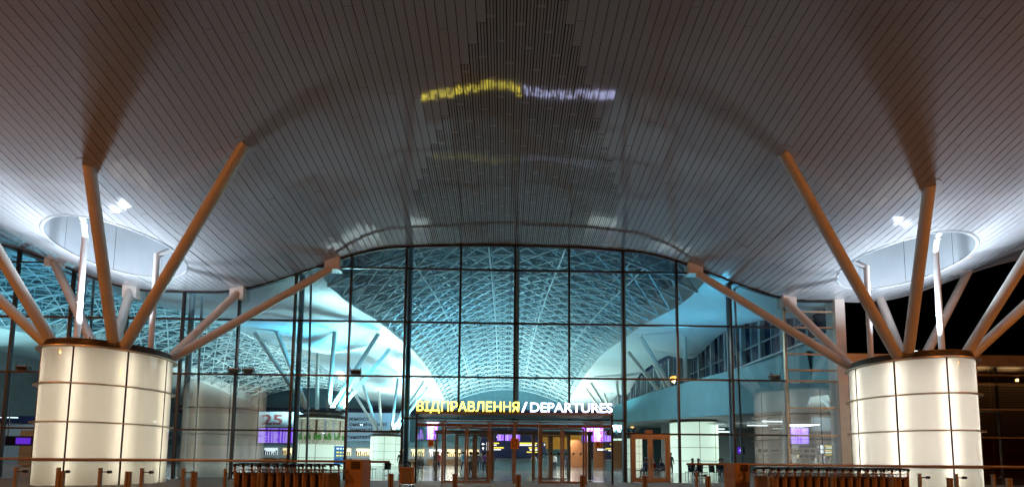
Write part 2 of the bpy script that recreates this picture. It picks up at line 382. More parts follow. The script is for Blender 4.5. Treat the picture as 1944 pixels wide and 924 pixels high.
for hx, hy in HC:
    nseg = 8
    for q in range(nseg):
        mb = MB()
        a0 = 2 * math.pi * q / nseg + 0.003; a1 = 2 * math.pi * (q + 1) / nseg - 0.003
        def lin(t, v):
            x = hx + (HOLE - 0.02) * math.sin(t); y = hy - (HOLE - 0.02) * math.cos(t)
            z = hs(x, y)
            return (x, y, z + 0.0 + v * (14.2 - z))
        mb.grid(lin, linspace(a0, a1, 9), (0, 0.3, 0.305, 1.0)); mb.build('recess_lining', M['recess'], canopy, smooth=False)
    mb = MB()
    def lip(t, v):
        r = HOLE - 0.05 + v * 0.12; x = hx + r * math.sin(t); y = hy - r * math.cos(t)
        return (x, y, hs(x, y) - 0.035 * math.sin(math.pi * v) - 0.004)
    mb.grid(lip, linspace(0, 2 * math.pi, 73), linspace(0, 1, 6)); mb.build('recess_lip', M['recess'], canopy, smooth=True)
    MB().disc((hx, hy, 14.2), HOLE, 48).build('recess_cap', M['recess'], canopy)

# ------------------------------------------------------------------ branching columns with lit drums
def drum(name, label, x, y, mirror, rings, R0, opal, tubem, strut_ends, pipes, top_z, group, lit_rows=None, struts_r=0.20, emit_panels=None, pale=True, seg=8):
    root = thing(name, (x, y, 0), label, 'column', group)
    s = -1 if mirror else 1
    joints = [s * R(9 + 45 * k) for k in range(8)]
    zs = [0.0] + rings
    for k in range(8):
        a = joints[k]; b = a + R(45)
        for i in range(len(zs) - 1):
            if lit_rows and i not in lit_rows: continue
            MB().grid(lambda t, v: (x + R0 * math.sin(t), y - R0 * math.cos(t), v), linspace(a + 0.010, b - 0.010, 10), (zs[i] + 0.02, zs[i + 1] - 0.02)).build(
                'light_panel', opal if not emit_panels else emit_panels, root, smooth=True)
        jx, jy = x + (R0 - 0.01) * math.sin(a), y - (R0 - 0.01) * math.cos(a)
        MB().tube((jx, jy, 0.0), (jx, jy, rings[-1]), 0.034, 6).build('joint_strip', M['darkframe'] if not emit_panels else M['bronze'], root)
        if not emit_panels:
            for da, rr in ((0.0, R0 - 0.26),):
                tx, ty = x + rr * math.sin(a + da), y - rr * math.cos(a + da)
                MB().tube((tx, ty, 0.1), (tx, ty, rings[-1] - 0.1), 0.03, 8).build('lamp_tube', tubem, root)
    for z in rings:
        MB().ring((x, y), R0 - 0.03, R0 + (0.17 if pale else 0.05), z - 0.02, z + 0.025).build('ring_flange', M['bronze_pale'] if pale else M['bronze'], root)
    MB().ring((x, y), 0.6, R0 - 0.75, 0.0, rings[-1], n=32).build('core', M['recess'], root)
    lv = MB(); z = rings[-1] + 0.07
    for k in range(4): lv.ring((x, y), R0 - 0.35, R0 - 0.03 * k, z + 0.085 * k, z + 0.085 * k + 0.026)
    lv.build('louvre', M['bronze_dark'], root); MB().ring((x, y), R0 - 0.5, R0 - 0.36, rings[-1] + .03, z + .27).build('louvre_core', M['void'], root)
    MB().ring((x, y), 0.0, R0 - 0.28, top_z - 0.25, top_z - 0.02, n=40).build('top_plate', M['darkframe'], root)
    for (b0, e) in strut_ends:
        MB().tube((x + b0[0], y + b0[1], top_z - 0.25), e, struts_r, 28, smooth_end(struts_r)).build('strut', M['strut'], root, smooth='auto')
    for pts in pipes:
        mb = MB().path(pts, 0.115, 18); mb.ring((pts[0][0], pts[0][1]), 0.115, 0.13, pts[0][2] + 1.9, pts[0][2] + 1.96, n=18)
        for q in pts[1:-1]: mb.tube(Vector(q) - Vector((0, 0, 0.12)), Vector(q) + Vector((0, 0, 0.06)), 0.122, 18)
        mb.build('drain_pipe', M['pipe'], root, smooth='auto')
    return root
def smooth_end(r): return r * 0.97
B45 = 1.32
def ends_for(cx, cy, s, A, Bp, Cc, D, Co, Do, L1, L2):
    """four corners, two struts each; s=-1 mirrors"""
    return [((B45 * s - .12 * s, -B45), A), ((B45 * s + .15 * s, -B45 + .1), Bp), ((B45 * s, B45 + .1), Cc), ((B45 * s + .2 * s, B45 - .15), D),
            ((-B45 * s, B45 + .1), Co), ((-B45 * s - .2 * s, B45 - .15), Do), ((-B45 * s + .12 * s, -B45), L1), ((-B45 * s - .15 * s, -B45 + .1), L2)]
def soff(x, y): return (x, y, hs(x, y) + 0.05)
L_E = ends_for(-18, 20.3, 1, soff(-15.5, 15.85), soff(-10.35, 16.4), (-15.05, 24.3, 9.95), (-10.1, 24.3, 11.4), (-20.75, 24.3, 9.95), (-24.85, 24.3, 11.45), soff(-20.6, 15.9), soff(-25.7, 16.4))
R_E = ends_for(18, 20.3, -1, soff(15.3, 16.0), soff(10.05, 16.4), (15.0, 24.3, 10.02), (10.1, 24.3, 11.5), soff(20.3, 24.3), soff(25.4, 24.3), soff(20.6, 15.9), soff(25.7, 16.4))
TOP = 5.86
RG = [0.98, 2.50, 4.03, 5.52]
P_L = [[(-18.95, 19.6, TOP), (-18.95, 19.6, 10.7), (-18.5, 19.0, 11.1), (-17.9, 18.1, 11.15)], [(-16.8, 20.9, TOP), (-16.8, 20.9, 10.5), (-16.3, 21.2, 11.0), (-16.0, 21.6, 11.05)]]
P_R = [[(18.95, 19.6, TOP), (18.95, 19.6, 10.7), (18.5, 19.0, 11.1), (17.9, 18.1, 11.15)], [(16.8, 20.9, TOP), (16.8, 20.9, 10.5), (16.3, 21.2, 11.0), (16.0, 21.6, 11.05)]]
drum('branching_column', 'big cream lit glass drum column with eight orange lit branches at the left of the forecourt', -18, 20.3, False, RG, 2.2, M['opal_warm'], M['tube'], L_E, P_L, TOP, 'lit drum columns before the glass front')
drum('branching_column', 'big white lit glass drum column with eight orange lit branches at the right of the forecourt', 18, 20.3, True, RG, 2.2, M['opal_white'], M['tube_w'], R_E, P_R, TOP, 'lit drum columns before the glass front')
for e in (L_E[0][1], L_E[1][1], R_E[0][1], R_E[1][1], L_E[6][1], L_E[7][1], R_E[6][1], R_E[7][1]):
    gx = (hs(e[0] + .1, e[1]) - hs(e[0] - .1, e[1])) / .2; gy = (hs(e[0], e[1] + .1) - hs(e[0], e[1] - .1)) / .2
    nrm = Vector((gx, gy, -1)).normalized(); c = Vector((e[0], e[1], hs(e[0], e[1])))
    MB().tube(c - nrm * 0.05, c + nrm * 0.02, 0.36, 32).build('strut_collar', M['soffit'], canopy, smooth='auto')
IR = [1.15, 2.4, 3.6, 4.8]
def inner_ends(x, y, s):
    z = herm(EDGE, y)
    return [((.9 * s, -.9), (x + 2.6 * s, y - 4.6, z - .5)), ((.9 * s, -.9), (x + 6.0 * s, y - 3.2, z - .6)), ((.9 * s, .9), (x + 2.6 * s, y + 4.6, z - .5)), ((.9 * s, .9), (x + 5.6 * s, y + 2.6, z - .6)),
            ((-.9 * s, -.9), (x - 2.6 * s, y - 4.6, z - .5)), ((-.9 * s, -.9), (x - 5.2 * s, y - 3.0, z - .6)), ((-.9 * s, .9), (x - 2.6 * s, y + 4.6, z - .5))]
EDGE = [(24.6, 10.9), (31, 11.6), (37, 12.4), (47, 13.2), (56, 13.5), (66, 13.0), (78, 11.7), (86, 10.6)]
LAB = {(-18, 44): 'nearer lit drum column inside the hall on the left, wrapped in a garden picture and blue poster',
       (-18, 68): 'farther small cream lit drum column inside the hall, left of the entrance box',
       (18, 44): 'cream lit drum column inside the hall behind the double door',
       (18, 68): 'farther cream lit drum column inside the hall just right of the entrance box',
       (-40, 44): 'lit drum column inside the hall seen at the far left edge', (-40, 68): 'far lit drum column inside the hall hidden behind the left drum'}
for x, y, z in INNER:
    rr = IR if y == 44 else [1.0, 2.1, 3.2, 4.3]
    drum('branching_column', LAB[(x, y)], x, y, x > 0, rr, 2.2, None, None, inner_ends(x, y, 1 if x < 0 else -1) if x > -30 else inner_ends(x, y, 1), [], z, 'lit drum columns inside the hall', struts_r=0.19, emit_panels=M['litpanel_in'], pale=False)

# floodlights on the drums and along the glass front
def floodlight(loc, yaw, label, group, lens=True, tilt=60):
    root = thing('floodlight', loc, label, 'floodlight', group)
    T = Matrix.Rotation(yaw, 4, 'Z')
    def put(o, mat4): o.matrix_local = mat4
    mb = MB().box(-.24, -.10, .0, .24, .12, .30); k = mb.build('housing', M['darkframe'], None, bevel=0.015); k.parent = root
    k.matrix_local = Matrix.Translation((0, 0, .1)) @ T @ Matrix.Rotation(R(-tilt), 4, 'X')
    mb = MB().box(-.27, -.135, -.02, .27, -.104, .32); h = mb.build('lens_frame', M['bronze'], None, bevel=0.01); h.parent = k
    mb = MB().box(-.21, -.150, .03, .21, -.136, .27); h = mb.build('lens', M['head'] if lens else M['chrome'], None); h.parent = k
    mb = MB().box(-.29, -.02, -.12, -.26, .02, .25).box(.26, -.02, -.12, .29, .02, .25).box(-.29, -.04, -.12, .29, .04, -.09)
    h = mb.build('bracket', M['darkframe'], None); h.parent = root; h.matrix_local = Matrix.Translation((0, 0, .12)) @ T
    return root
for (x, y), la in zip(FLOODS, ('glowing floodlight on the left drum top, beside its bent white pipe', 'floodlight on the left drum top, behind the branches', 'floodlight on the right drum top beside its bent white pipe', 'floodlight on the right drum top, behind the branches')):
    floodlight((x, y, TOP - 0.02), R(30), la, 'floodlights on the drum tops', True, 80)
for x, y, z in INNER[:4]:
    s = 1 if x < 0 else -1
    for dy in (-1.55, 1.55):
        floodlight((x + 1.55 * s, y + dy, z), 0 if dy < 0 else R(180), 'bright floodlight on the %s side of the %s drum inside the hall%s' % ('near' if dy < 0 else 'far', 'left' if x < 0 else 'right', '' if y == 44 else ', farther pair'), 'floodlights inside the hall', True, 40)
for x, la in ((-26.0, 'dark boxy floodlight on the glass front at the far left edge'), (-14.95, 'left dark floodlight of the pair above the left reflection'), (-14.2, 'right dark floodlight of the pair above the left reflection'), (-8.5, 'dark floodlight beside the orange glow left of the sign'), (14.2, 'dark floodlight on the glass front near the right drum')):
    floodlight((x, 24.2, 5.62), 0, la, 'floodlights on the glass front', False, 70)

# ------------------------------------------------------------------ terminal: glass front
term = thing('terminal_building', (0, 40, 0), 'airport terminal hall with a tall wavy glass front and white vaults', 'building')
cols = [3 * k for k in range(-10, 6)]
rows = [0.0, 2.6, 5.6, 8.6, 11.6, 99]
def pane(x0, x1, z0, z1, m=None, parent=None, y=FY):
    xs = linspace(x0, x1, 9); tilt = random.gauss(0, 0.0012); tz = random.gauss(0, 0.0012)
    xm = (x0 + x1) / 2; zm = (z0 + min(z1, 13)) / 2
    low, high = [], []
    for x in xs:
        zt = min(z1, ftop(x) - 0.03)
        if zt > z0 + 0.02: low.append((x, z0)); high.append((x, zt))
    if len(low) < 2: return
    pts = [low[0], low[-1]] + high[::-1]
    if z1 < 12 and len(high) == 9 and all(abs(h[1] - z1) < 1e-6 for h in high): pts = [low[0], low[-1], high[-1], high[0]]
    MB().quad(*[(px, y + (px - xm) * tilt + (pz - zm) * tz, pz) for px, pz in pts]).build('glass_pane', m or M['glass'], parent or term)
for i in range(len(cols) - 1):
    x0, x1 = cols[i] + .03, cols[i + 1] - .03
    for r in range(5):
        z0, z1 = rows[r] + .03, rows[r + 1] - .03
        if -6 <= cols[i] < 6:
            if r == 0: continue
            if r == 1: z0 = 3.36
        if r == 0 and cols[i] == 6: pane(8.46, 8.97, 0.03, 2.57); pane(6.03, 6.32, .03, 2.57); continue
        pane(x0, x1, z0, z1, M['glass_boosted'] if r < 2 and (cols[i] < -12 or cols[i] > 9) else None)
pane(-5.97, -4.9, .03, 3.28); pane(4.9, 5.97, .03, 3.28)
RT = [0.0, 2.6, 4.1, 5.6, 6.2, 7.1, 8.6, 9.5, 99]
for a, b in zip(RT, RT[1:]): pane(15.05, 17.75, a + .03, b - .03, M['glass_boosted'] if b < 6 else None)
for x in cols:
    zt = ftop(x); m = M['darkframe'] if x < 15 else M['bronze_pale']
    bot = 3.3 if abs(x) < 5 else 0
    MB().box(x - .055, FY - .10, bot, x + .055, FY + .06, zt).build('mullion', m, term)
    if x % 6 == 0:
        MB().tube((x + .13, FY + .42, bot), (x + .13, FY + .42, zt + .6), .14, 20).build('facade_post', M['bluesteel'], term, smooth='auto')
        if abs(x) > 10: MB().tube((x + .75, FY + .55, 0), (x + .55, FY + .55, zt + .4), .06, 12).build('facade_rod', M['bluesteel'], term, smooth='auto')
def bar(x0, x1, z, m, name='transom', d=.05, y0=FY - .085, y1=FY + .05):
    n = 1 if abs(z) < 90 else 1
    MB().box(x0, y0, z - .047, x1, y1, z + .047).build(name, m, term)
def spans(z):                                                # where the front is taller than z
    xs = [-30 + .05 * k for k in range(901)]; out = []; cur = None
    for x in xs:
        ok = ftop(x) > z + .05
        if ok and cur is None: cur = x
        if not ok and cur is not None: out.append((cur, x)); cur = None
    if cur is not None: out.append((cur, 15))
    return out
for z in rows[1:5]:
    for a, b in spans(z):
        if z == 2.6:
            bar(a, -6.03, z, M['darkframe']); bar(6.03, b, z, M['darkframe'])
        else: bar(a, b, z, M['darkframe'])
bar(-6, -4.85, 3.32, M['darkframe']); bar(4.85, 6, 3.32, M['darkframe'])
MB().box(-4.85, FY - .08, 3.28, 4.85, FY + .06, 3.36).build('transom', M['bronze'], term)
for z in RT[1:-1]: bar(15.03, 17.78, z, M['bronze_pale'])
MB().box(17.75, FY - .25, 0, 18.3, FY + .5, ftop(18) + .1).build('end_column', M['white_steel'], term, bevel=.01)
hd = MB(); xs = linspace(-31, 18.2, 165)
for a, b in zip(xs, xs[1:]):
    hd.quad((a, FY - .1, ftop(a) - .09), (b, FY - .1, ftop(b) - .09), (b, FY - .1, ftop(b) + .02), (a, FY - .1, ftop(a) + .02))
    hd.quad((a, FY - .1, ftop(a) - .09), (b, FY - .1, ftop(b) - .09), (b, FY + .08, ftop(b) - .09), (a, FY + .08, ftop(a) - .09))
hd.build('head_frame', M['darkframe'], term)
for x, z, wd, hh in ((-10.0, 11.4, .8, .78), (10.0, 11.5, .8, .78), (-15.05, 9.65, .75, .95), (15.2, 9.7, .75, .85), (-20.75, 9.65, .75, .95), (-24.9, 11.3, .95, .9)):
    MB().box(x - wd / 2, FY - .32, z, x + wd / 2, FY + .3, ftop(x) + .25 if wd < .9 else z + hh).build('beam_end', M['white_steel'], term, bevel=.015)
fill = MB()
for a, b in zip(xs, xs[1:]): fill.quad((a, FY + .12, ftop(a) - .02), (b, FY + .12, ftop(b) - .02), (b, FY + .12, 16.5), (a, FY + .12, 16.5))
fill.build('head_wall', M['wall'], term)

for a, b in ((25.1, 27.5), (27.55, 29.9)): MB().quad((18.22, a, .03), (18.22, b, .03), (18.22, b, 5.2), (18.22, a, 5.2)).build('glass_pane', M['glass'], term)
MB().tube((18.22, 29.98, 0), (18.22, 29.98, 8.4), .12, 16).build('facade_post', M['bluesteel'], term, smooth='auto')
# double door at the right
dd = thing('double_door', (7.38, FY, 0), 'bronze framed glass double door in the glass front right of the entrance box', 'door')
MB().box(6.33, FY - .13, 0, 6.45, FY + .08, 2.58).box(8.33, FY - .13, 0, 8.45, FY + .08, 2.58).box(6.45, FY - .13, 2.46, 8.33, FY + .08, 2.58).build('door_frame', M['bronze_pale'], dd, bevel=.006)
for a, b in ((6.46, 7.38), (7.40, 8.32)):
    f = MB().box(a, FY - .1, .02, a + .13, FY - .02, 2.44).box(b - .13, FY - .1, .02, b, FY - .02, 2.44).box(a + .13, FY - .1, 2.32, b - .13, FY - .02, 2.44).box(a + .13, FY - .1, .02, b - .13, FY - .02, .25).build('door_leaf', M['bronze_pale'], dd, bevel=.005)
    MB().quad((a + .13, FY - .06, .25), (b - .13, FY - .06, .25), (b - .13, FY - .06, 2.32), (a + .13, FY - .06, 2.32)).build('glass_pane', M['glass_door'], f)
    hx = b - .06 if a < 7 else a + .06; dx = -.12 if a < 7 else .12
    MB().path([(hx, FY - .1, .9), (hx, FY - .2, .92), (hx, FY - .2, 1.32), (hx, FY - .1, 1.34)], .018, 8).build('handle', M['chrome'], f)
MB().box(7.1, FY - .15, 2.62, 7.5, FY - .10, 2.82).build('door_sensor', M['rust'], dd)

# ------------------------------------------------------------------ entrance box
ent = thing('entrance_box', (0, 23.5, 0), 'bronze and glass entrance box with double sliding doors under the lit sign', 'entrance')
VY = 22.4; VH = 3.38
fr = MB()
def post(x, y, h, wx=.11, wy=.11, nm='post', m=None): MB().box(x - wx / 2, y - wy / 2, 0, x + wx / 2, y + wy / 2, h).build(nm, m or M['bronze'], ent, bevel=.006)
for x in (-4.82, 4.82): post(x, VY, VH, .09, .12, m=M['darkframe'])
for x in (-3.52, -1.22, 0.0, 1.22, 3.52): post(x, VY, 3.0, .1 if x else .14, .12)
MB().box(-4.88, VY - .08, VH, 4.88, VY + .06, VH + .09).build('top_beam', M['bronze'], ent, bevel=.008)
MB().box(-4.78, VY - .04, 2.98, 4.78, VY + .06, 3.04).build('head_rail', M['bronze'], ent)
MB().box(-4.78, VY - .05, 2.76, 4.78, VY + .09, 2.90).build('door_track', M['wood'], ent)
MB().box(-4.85, VY + .07, VH + .0, 4.85, FY - .1, VH + .06).build('roof_panel', M['darkframe'], ent)
for s in (-1, 1):
    MB().box(s * 4.82 - .04, VY + .07, VH - .02, s * 4.82 + .04, FY - .1, VH + .08).build('side_beam', M['bronze'], ent)
    MB().quad((s * 4.82, VY + .06, .03), (s * 4.82, FY - .1, .03), (s * 4.82, FY - .1, VH - .03), (s * 4.82, VY + .06, VH - .03)).build('glass_pane', M['glass_clear'], ent)
for a, b in ((-4.77, -3.58), (-1.16, -.08), (.08, 1.16), (3.58, 4.77)):
    MB().quad((a, VY, .03), (b, VY, .03), (b, VY, 2.75), (a, VY, 2.75)).build('glass_pane', M['glass_clear'], ent)
for a, b in ((-4.77, -3.6), (-3.5, -1.26), (-1.2, -.05), (.05, 1.2), (1.26, 3.5), (3.6, 4.77)):
    MB().quad((a, VY + .01, 3.05), (b, VY + .01, 3.05), (b, VY + .01, VH - .01), (a, VY + .01, VH - .01)).build('glass_pane', M['glass_clear'], ent)
for x in (-3.52, -1.22, 0, 1.22, 3.52):
    sp = MB()
    for dx in (-.17, .17):
        for z in (2.94, 3.08): sp.tube((x + dx, VY - .07, z), (x + dx, VY - .1, z), .025, 8)
        sp.tube((x, VY - .06, 3.01), (x + dx, VY - .075, 2.94), .012, 6).tube((x, VY - .06, 3.01), (x + dx, VY - .075, 3.08), .012, 6)
    sp.build('glass_clamp', M['chrome'], ent)
def leaf(a, b, y, h=2.74, m='bronze'):
    f = MB().box(a, y - .03, .02, a + .09, y + .03, h).box(b - .09, y - .03, .02, b, y + .03, h).box(a + .09, y - .03, h - .09, b - .09, y + .03, h).box(a + .09, y - .03, .02, b - .09, y + .03, .12).build('door_leaf', M[m], ent, bevel=.005)
    MB().quad((a + .09, y, .12), (b - .09, y, .12), (b - .09, y, h - .09), (a + .09, y, h - .09)).build('glass_pane', M['glass_clear'], f)
    d = MB(); nn = max(2, int((b - a) / .28))
    for k in range(nn):
        cx_ = a + (k + .5) * (b - a) / nn
        d.v += []; kk = len(d.v)
        for q in range(14): d.v.append((cx_ + .06 * math.cos(q * 2 * math.pi / 14), y - .012, 1.47 + .06 * math.sin(q * 2 * math.pi / 14)))
        d.f.append(tuple(range(kk, kk + 14)))
    d.build('safety_dots', M['black'], f)
for s in (-1, 1):
    leaf(*sorted((s * 3.46, s * 2.37)), VY + .10); leaf(*sorted((s * 2.35, s * 1.28)), VY + .10)
    MB().box(s * 2.36 - .24, VY - .14, 2.74, s * 2.36 + .24, VY - .055, 2.84).build('door_sensor', M['bronze_pale'], ent, bevel=.01)
IY = 26.4                                                    # inner line of doors
for x in (-4.4, -3.3, -2.2, -1.15, 0, 1.15, 2.2, 3.3, 4.4): post(x, IY, 2.6, .1, .1)
MB().box(-4.5, IY - .1, 2.6, 4.5, IY + .1, 2.82).build('inner_beam', M['bronze'], ent)
for s in (-1, 1):
    for (a, b) in ((3.25, 2.25), (2.15, 1.2)): leaf(*sorted((s * a, s * b)), IY + .1, 2.58)
    MB().quad((s * 4.45, FY + .7, .03), (s * 4.45, IY, .03), (s * 4.45, IY, 2.8), (s * 4.45, FY + .7, 2.8)).build('glass_pane', M['glass_clear'], ent)
def sticker(x, z, nm, label):
    r = thing('no_smoking_sign', (x, VY, z), label, 'sign')
    MB().box(x - .13, VY - .085, z - .16, x + .13, VY - .075, z + .16).build('plate', M['stickerorange'], r)
    MB().ring((x, 0), .065, .085, 0, .004, n=24).build('circle', M['ink'], r)
    o = r.children[-1] if r.children else None
    for o in [k for k in bpy.data.objects if k.parent == r and k.name.startswith('circle')]:
        o.matrix_local = Matrix.Translation((0, -.09, .01)) @ Matrix.Rotation(R(90), 4, 'X') @ Matrix.Translation((-x, 0, 0))
    MB().quad((x - .055, VY - .094, z + .055), (x - .04, VY - .094, z + .07), (x + .055, VY - .094, z - .04), (x + .04, VY - .094, z - .055)).build('slash', M['ink'], r)
    return r
sticker(-4.1, 1.92, 's', 'orange no smoking sticker on the glass at the left end of the entrance box')
sticker(4.12, 1.92, 's', 'orange no smoking sticker on the glass at the right end of the entrance box')
nb = thing('notice_board', (0, VY - .1, 1.95), 'small square orange notice on the middle post of the entrance box', 'notice')
MB().box(-.2, VY - .13, 1.68, .2, VY - .085, 2.2).build('board', M['stickerorange'], nb, bevel=.008)
MB().box(-.11, VY - .137, 1.83, -.085, VY - .131, 2.1).box(.085, VY - .137, 1.83, .11, VY - .131, 2.1).box(-.085, VY - .137, 2.075, .085, VY - .131, 2.1).box(-.085, VY - .137, 1.83, .085, VY - .131, 1.855).box(-.11, VY - .137, 1.76, .11, VY - .131, 1.79).build('printed_frame', M['ink'], nb)
# lit sign
sg = thing('departures_sign', (0, VY, VH + .1), 'glowing sign reading ВІДПРАВЛЕННЯ / DEPARTURES on top of the entrance box', 'sign')
text('yellow_letters', 'ВІДПРАВЛЕННЯ', -4.83, .20, VY - .05, VH + .03, VH + .62, M['yellow_sign'], sg, depth=.035, bold=0.0)
text('slash', '/', .32, .62, VY - .05, VH + .12, VH + .62, M['blue_sign'], sg, depth=.035, bold=.02)
text('white_letters', 'DEPARTURES', .76, 4.83, VY - .05, VH + .13, VH + .6, M['blue_sign'], sg, depth=.035, bold=.008)
MB().box(-4.86, VY - .02, VH + .1, 4.86, VY + .02, VH + .16).build('sign_rail', M['darkframe'], sg)

# ------------------------------------------------------------------ hall vaults and shells
def edge(y): return herm(EDGE, y)
def vault(cx, half, y0, y1, rise=3.0, step=2.3):
    nb_ = 14
    def P(u, y, top):
        x = cx + half * (2 * u / nb_ - 1); c = 1 - (2 * u / nb_ - 1) ** 2
        return Vector((x, y, edge(y) + .15 + (rise * c if not top else 1.25 + (rise + .15) * c)))
    ys = []; y = y0
    while y <= y1: ys.append(y); y += step
    for y in ys:
        mb = MB()
        for u in range(nb_):
            mb.tube(P(u, y, 0), P(u + 1, y, 0), .085, 6); mb.tube(P(u, y, 1), P(u + 1, y, 1), .08, 6)
            mb.tube(P(u, y, u % 2), P(u + 1, y, (u + 1) % 2), .05, 5)
            mb.tube(P(u, y, 0), P(u, y, 1), .045, 5)
        mb.build('roof_truss', M['truss'], term)
    for i, (a, b) in enumerate(zip(ys, ys[1:])):
        mb = MB()
        for u in range(nb_):
            mb.tube(P(u, a, 0), P(u + 1, b, 0), .045, 5); mb.tube(P(u + 1, a, 0), P(u, b, 0), .045, 5)
            if u % 3 == 0: mb.tube(P(u, a, 1), P(u, b, 1), .06, 5); mb.tube(P(u, a, 0), P(u, b, 0), .06, 5)
            if (u + i) % 2: mb.tube(P(u, a, 0), P(u, b, 1), .04, 5)
        mb.build('roof_bracing', M['truss'], term)
    dk = MB(); us = linspace(0, nb_, 25); vs = linspace(y0 - 2, y1 + 1, 40)
    dk.grid(lambda u, v: P(u, v, 1) + Vector((0, 0, .28)), us, vs); dk.build('roof_deck', M['deck'], term, smooth=True)
vault(0, 11, 26.4, 84)
vault(-36, 11, 26.4, 84)
def shell(x0, x1, cx, full=True):
    def h(x, y):
        d = 0
        for yy, aa, ww in ((24.6, 1.1, 5), (44, 1.5, 4.0), (68, 1.5, 4.0)):
            d += aa * math.exp(-((x - cx) / 4.2) ** 2 - ((y - yy) / ww) ** 2)
        t = max(0, 1 - abs(x - cx) / 7.0)
        z = edge(y) - .25 * t - d
        if y < 31: z = z + (ftop(min(max(x, -31), 31)) - z) * ((31 - y) / 6.4) ** 1.5
        return (x, y, z)
    xs_ = linspace(x0, x1, 25); ys_ = linspace(24.75, 86, 60)
    MB().grid(h, xs_, ys_).build('ceiling_shell', M['shell'], term, smooth=True)
    for xe in (x0, x1):
        MB().grid(lambda v, q: (xe, v, h(xe, v)[2] + q * 1.8), ys_, (0, 1)).build('shell_edge', M['shell'], term, smooth=True)
shell(-25, -11, -18); shell(11, 18.2, 18); shell(-61, -47, -54)
# right side wall with clerestory windows
SX = 18.15
def sill(y): return 8.55
MB().quad((SX, 24.9, 5.0), (SX, 86, 8.3), (SX, 86, 8.55), (SX, 24.9, 8.55)).build('side_wall', M['teal'], term)
MB().quad((SX + .35, 24.9, 8.5), (SX + .35, 86, 8.5), (SX + .35, 86, 13.8), (SX + .35, 24.9, 13.8)).build('dark_glazing', M['navy'], term)
y = 27.0; k = 0
while y < 84:
    wf = MB().box(SX - .1, y, 8.55, SX + .25, y + .28, 12.6).box(SX - .02, y + .28, 9.75, SX + .12, y + 2.6, 9.85).box(SX - .02, y + .28, 8.55, SX + .12, y + 2.6, 8.65).box(SX - .01, y + 1.4, 8.65, SX + .1, y + 1.47, 12.6)
    wf.build('window_frame', M['wall'], term); y += 2.6
MB().box(SX - .3, 24.9, 8.42, SX - .002, 86, 8.52).build('window_sill', M['shell'], term)
def bulk(t, v):                                              # bowed mezzanine front bulging into the hall
    y = 27 + 55 * t; x = SX - .25 - 4.2 * math.sin(math.pi * t) ** 1.0
    lo = 4.35 + 2.6 * t
    return (x + (1 - v) * .5, y, lo + (7.9 - lo + .2 * t) * v)
MB().grid(bulk, linspace(0, 1, 30), (0, .12, .13, 1)).build('mezzanine_front', M['teal'], term, smooth=False)
def bulk2(t, v):
    a = bulk(t, 0); return (a[0] + v * (30 - a[0]), a[1], a[2] - .02)
MB().grid(bulk2, linspace(0, 1, 30), (0, 1)).build('mezzanine_soffit', M['wall'], term)
def bulk3(t, v):
    a = bulk(t, 1); return (a[0] + v * (SX - a[0]), a[1], a[2])
MB().grid(bulk3, linspace(0, 1, 30), (0, 1)).build('mezzanine_top', M['wall'], term)
# rear walls
RY = 86
MB().quad((-62, RY, 0), (31, RY, 0), (31, RY, 16), (-62, RY, 16)).build('rear_wall', M['deskteal'], term)
MB().quad((-62, 24.8, 0), (-62, 86, 0), (-62, 86, 16), (-62, 24.8, 16)).build('left_wall', M['wall'], term)
MB().box(-62, RY - .3, 9.2, 18, RY - .01, 10.4).build('rear_band', M['navy'], term)
MB().box(2.5, RY - 8, 2.9, 18, RY - 7.8, 5.4).build('orange_wall', M['orange'], term)
MB().box(9, 64, 0, 16.5, 64.2, 3.9).build('terracotta_wall', M['terracotta'], term)
MB().box(-62, 78, 3.0, 2.4, 78.3, 3.9).build('shop_fascia', M['deskteal'], term)
MB().box(-62, 78.3, 0, 2.4, 78.5, 3.0).build('shop_wall', M['wall'], term)
MB().quad((30, 36, 0), (30, 86, 0), (30, 86, 8), (30, 36, 8)).build('concourse_wall', M['wall'], term)
MB().box(18.4, 54, 0, 30, 54.3, 6).build('concourse_wall', M['wall'], term)
lv = MB()
for k in range(22): lv.box(18.4, 33 + k * .8, 4.25 + k * .03, 29, 33.3 + k * .8, 4.3 + k * .03)
lv.build('ceiling_louvre', M['pipe'], term)
for k, (x, y) in enumerate(((20, 34), (21, 38), (23, 36), (19.6, 43), (22.5, 47), (25, 41))):
    MB().box(x - .9, y - .12, 4.16, x + .9, y + .12, 4.22).build('ceiling_light', M['coollit'], term)
for k, (x, y) in enumerate(((-48, 52), (-54, 52), (-48, 60))):
    MB().box(x - .8, y - .1, 4.4, x + .8, y + .1, 4.46).build('ceiling_light', M['coollit'], term)
MB().box(-62, 50, 4.5, -46, 76, 4.62).build('low_ceiling', M['deskteal'], term)

MB().box(-62, 46, 0, -41, 46.3, 4.3).build('left_partition', M['wall'], term)
MB().box(-62, 45.7, 4.3, -41, 46.3, 5.0).build('left_fascia', M['navy'], term)
MB().box(-48, 45.6, 0.2, -42, 45.98, 3.6).build('terracotta_panel', M['terracotta'], term)
MB().box(-44, 36, 4.0, -40.5, 36.4, 6.2).build('teal_panel', M['teal'], term)
MB().tube((-43, 36.2, 6.2), (-43, 36.2, 11.5), .16, 12).tube((-41.8, 36.2, 6.2), (-41.8, 36.2, 11.5), .16, 12).build('panel_hanger', M['shell'], term)
for k in range(4): MB().box(-46 + 4 * k, 38.0, 4.2, -44.6 + 4 * k, 38.2, 4.26).build('ceiling_light', M['coollit'], term)
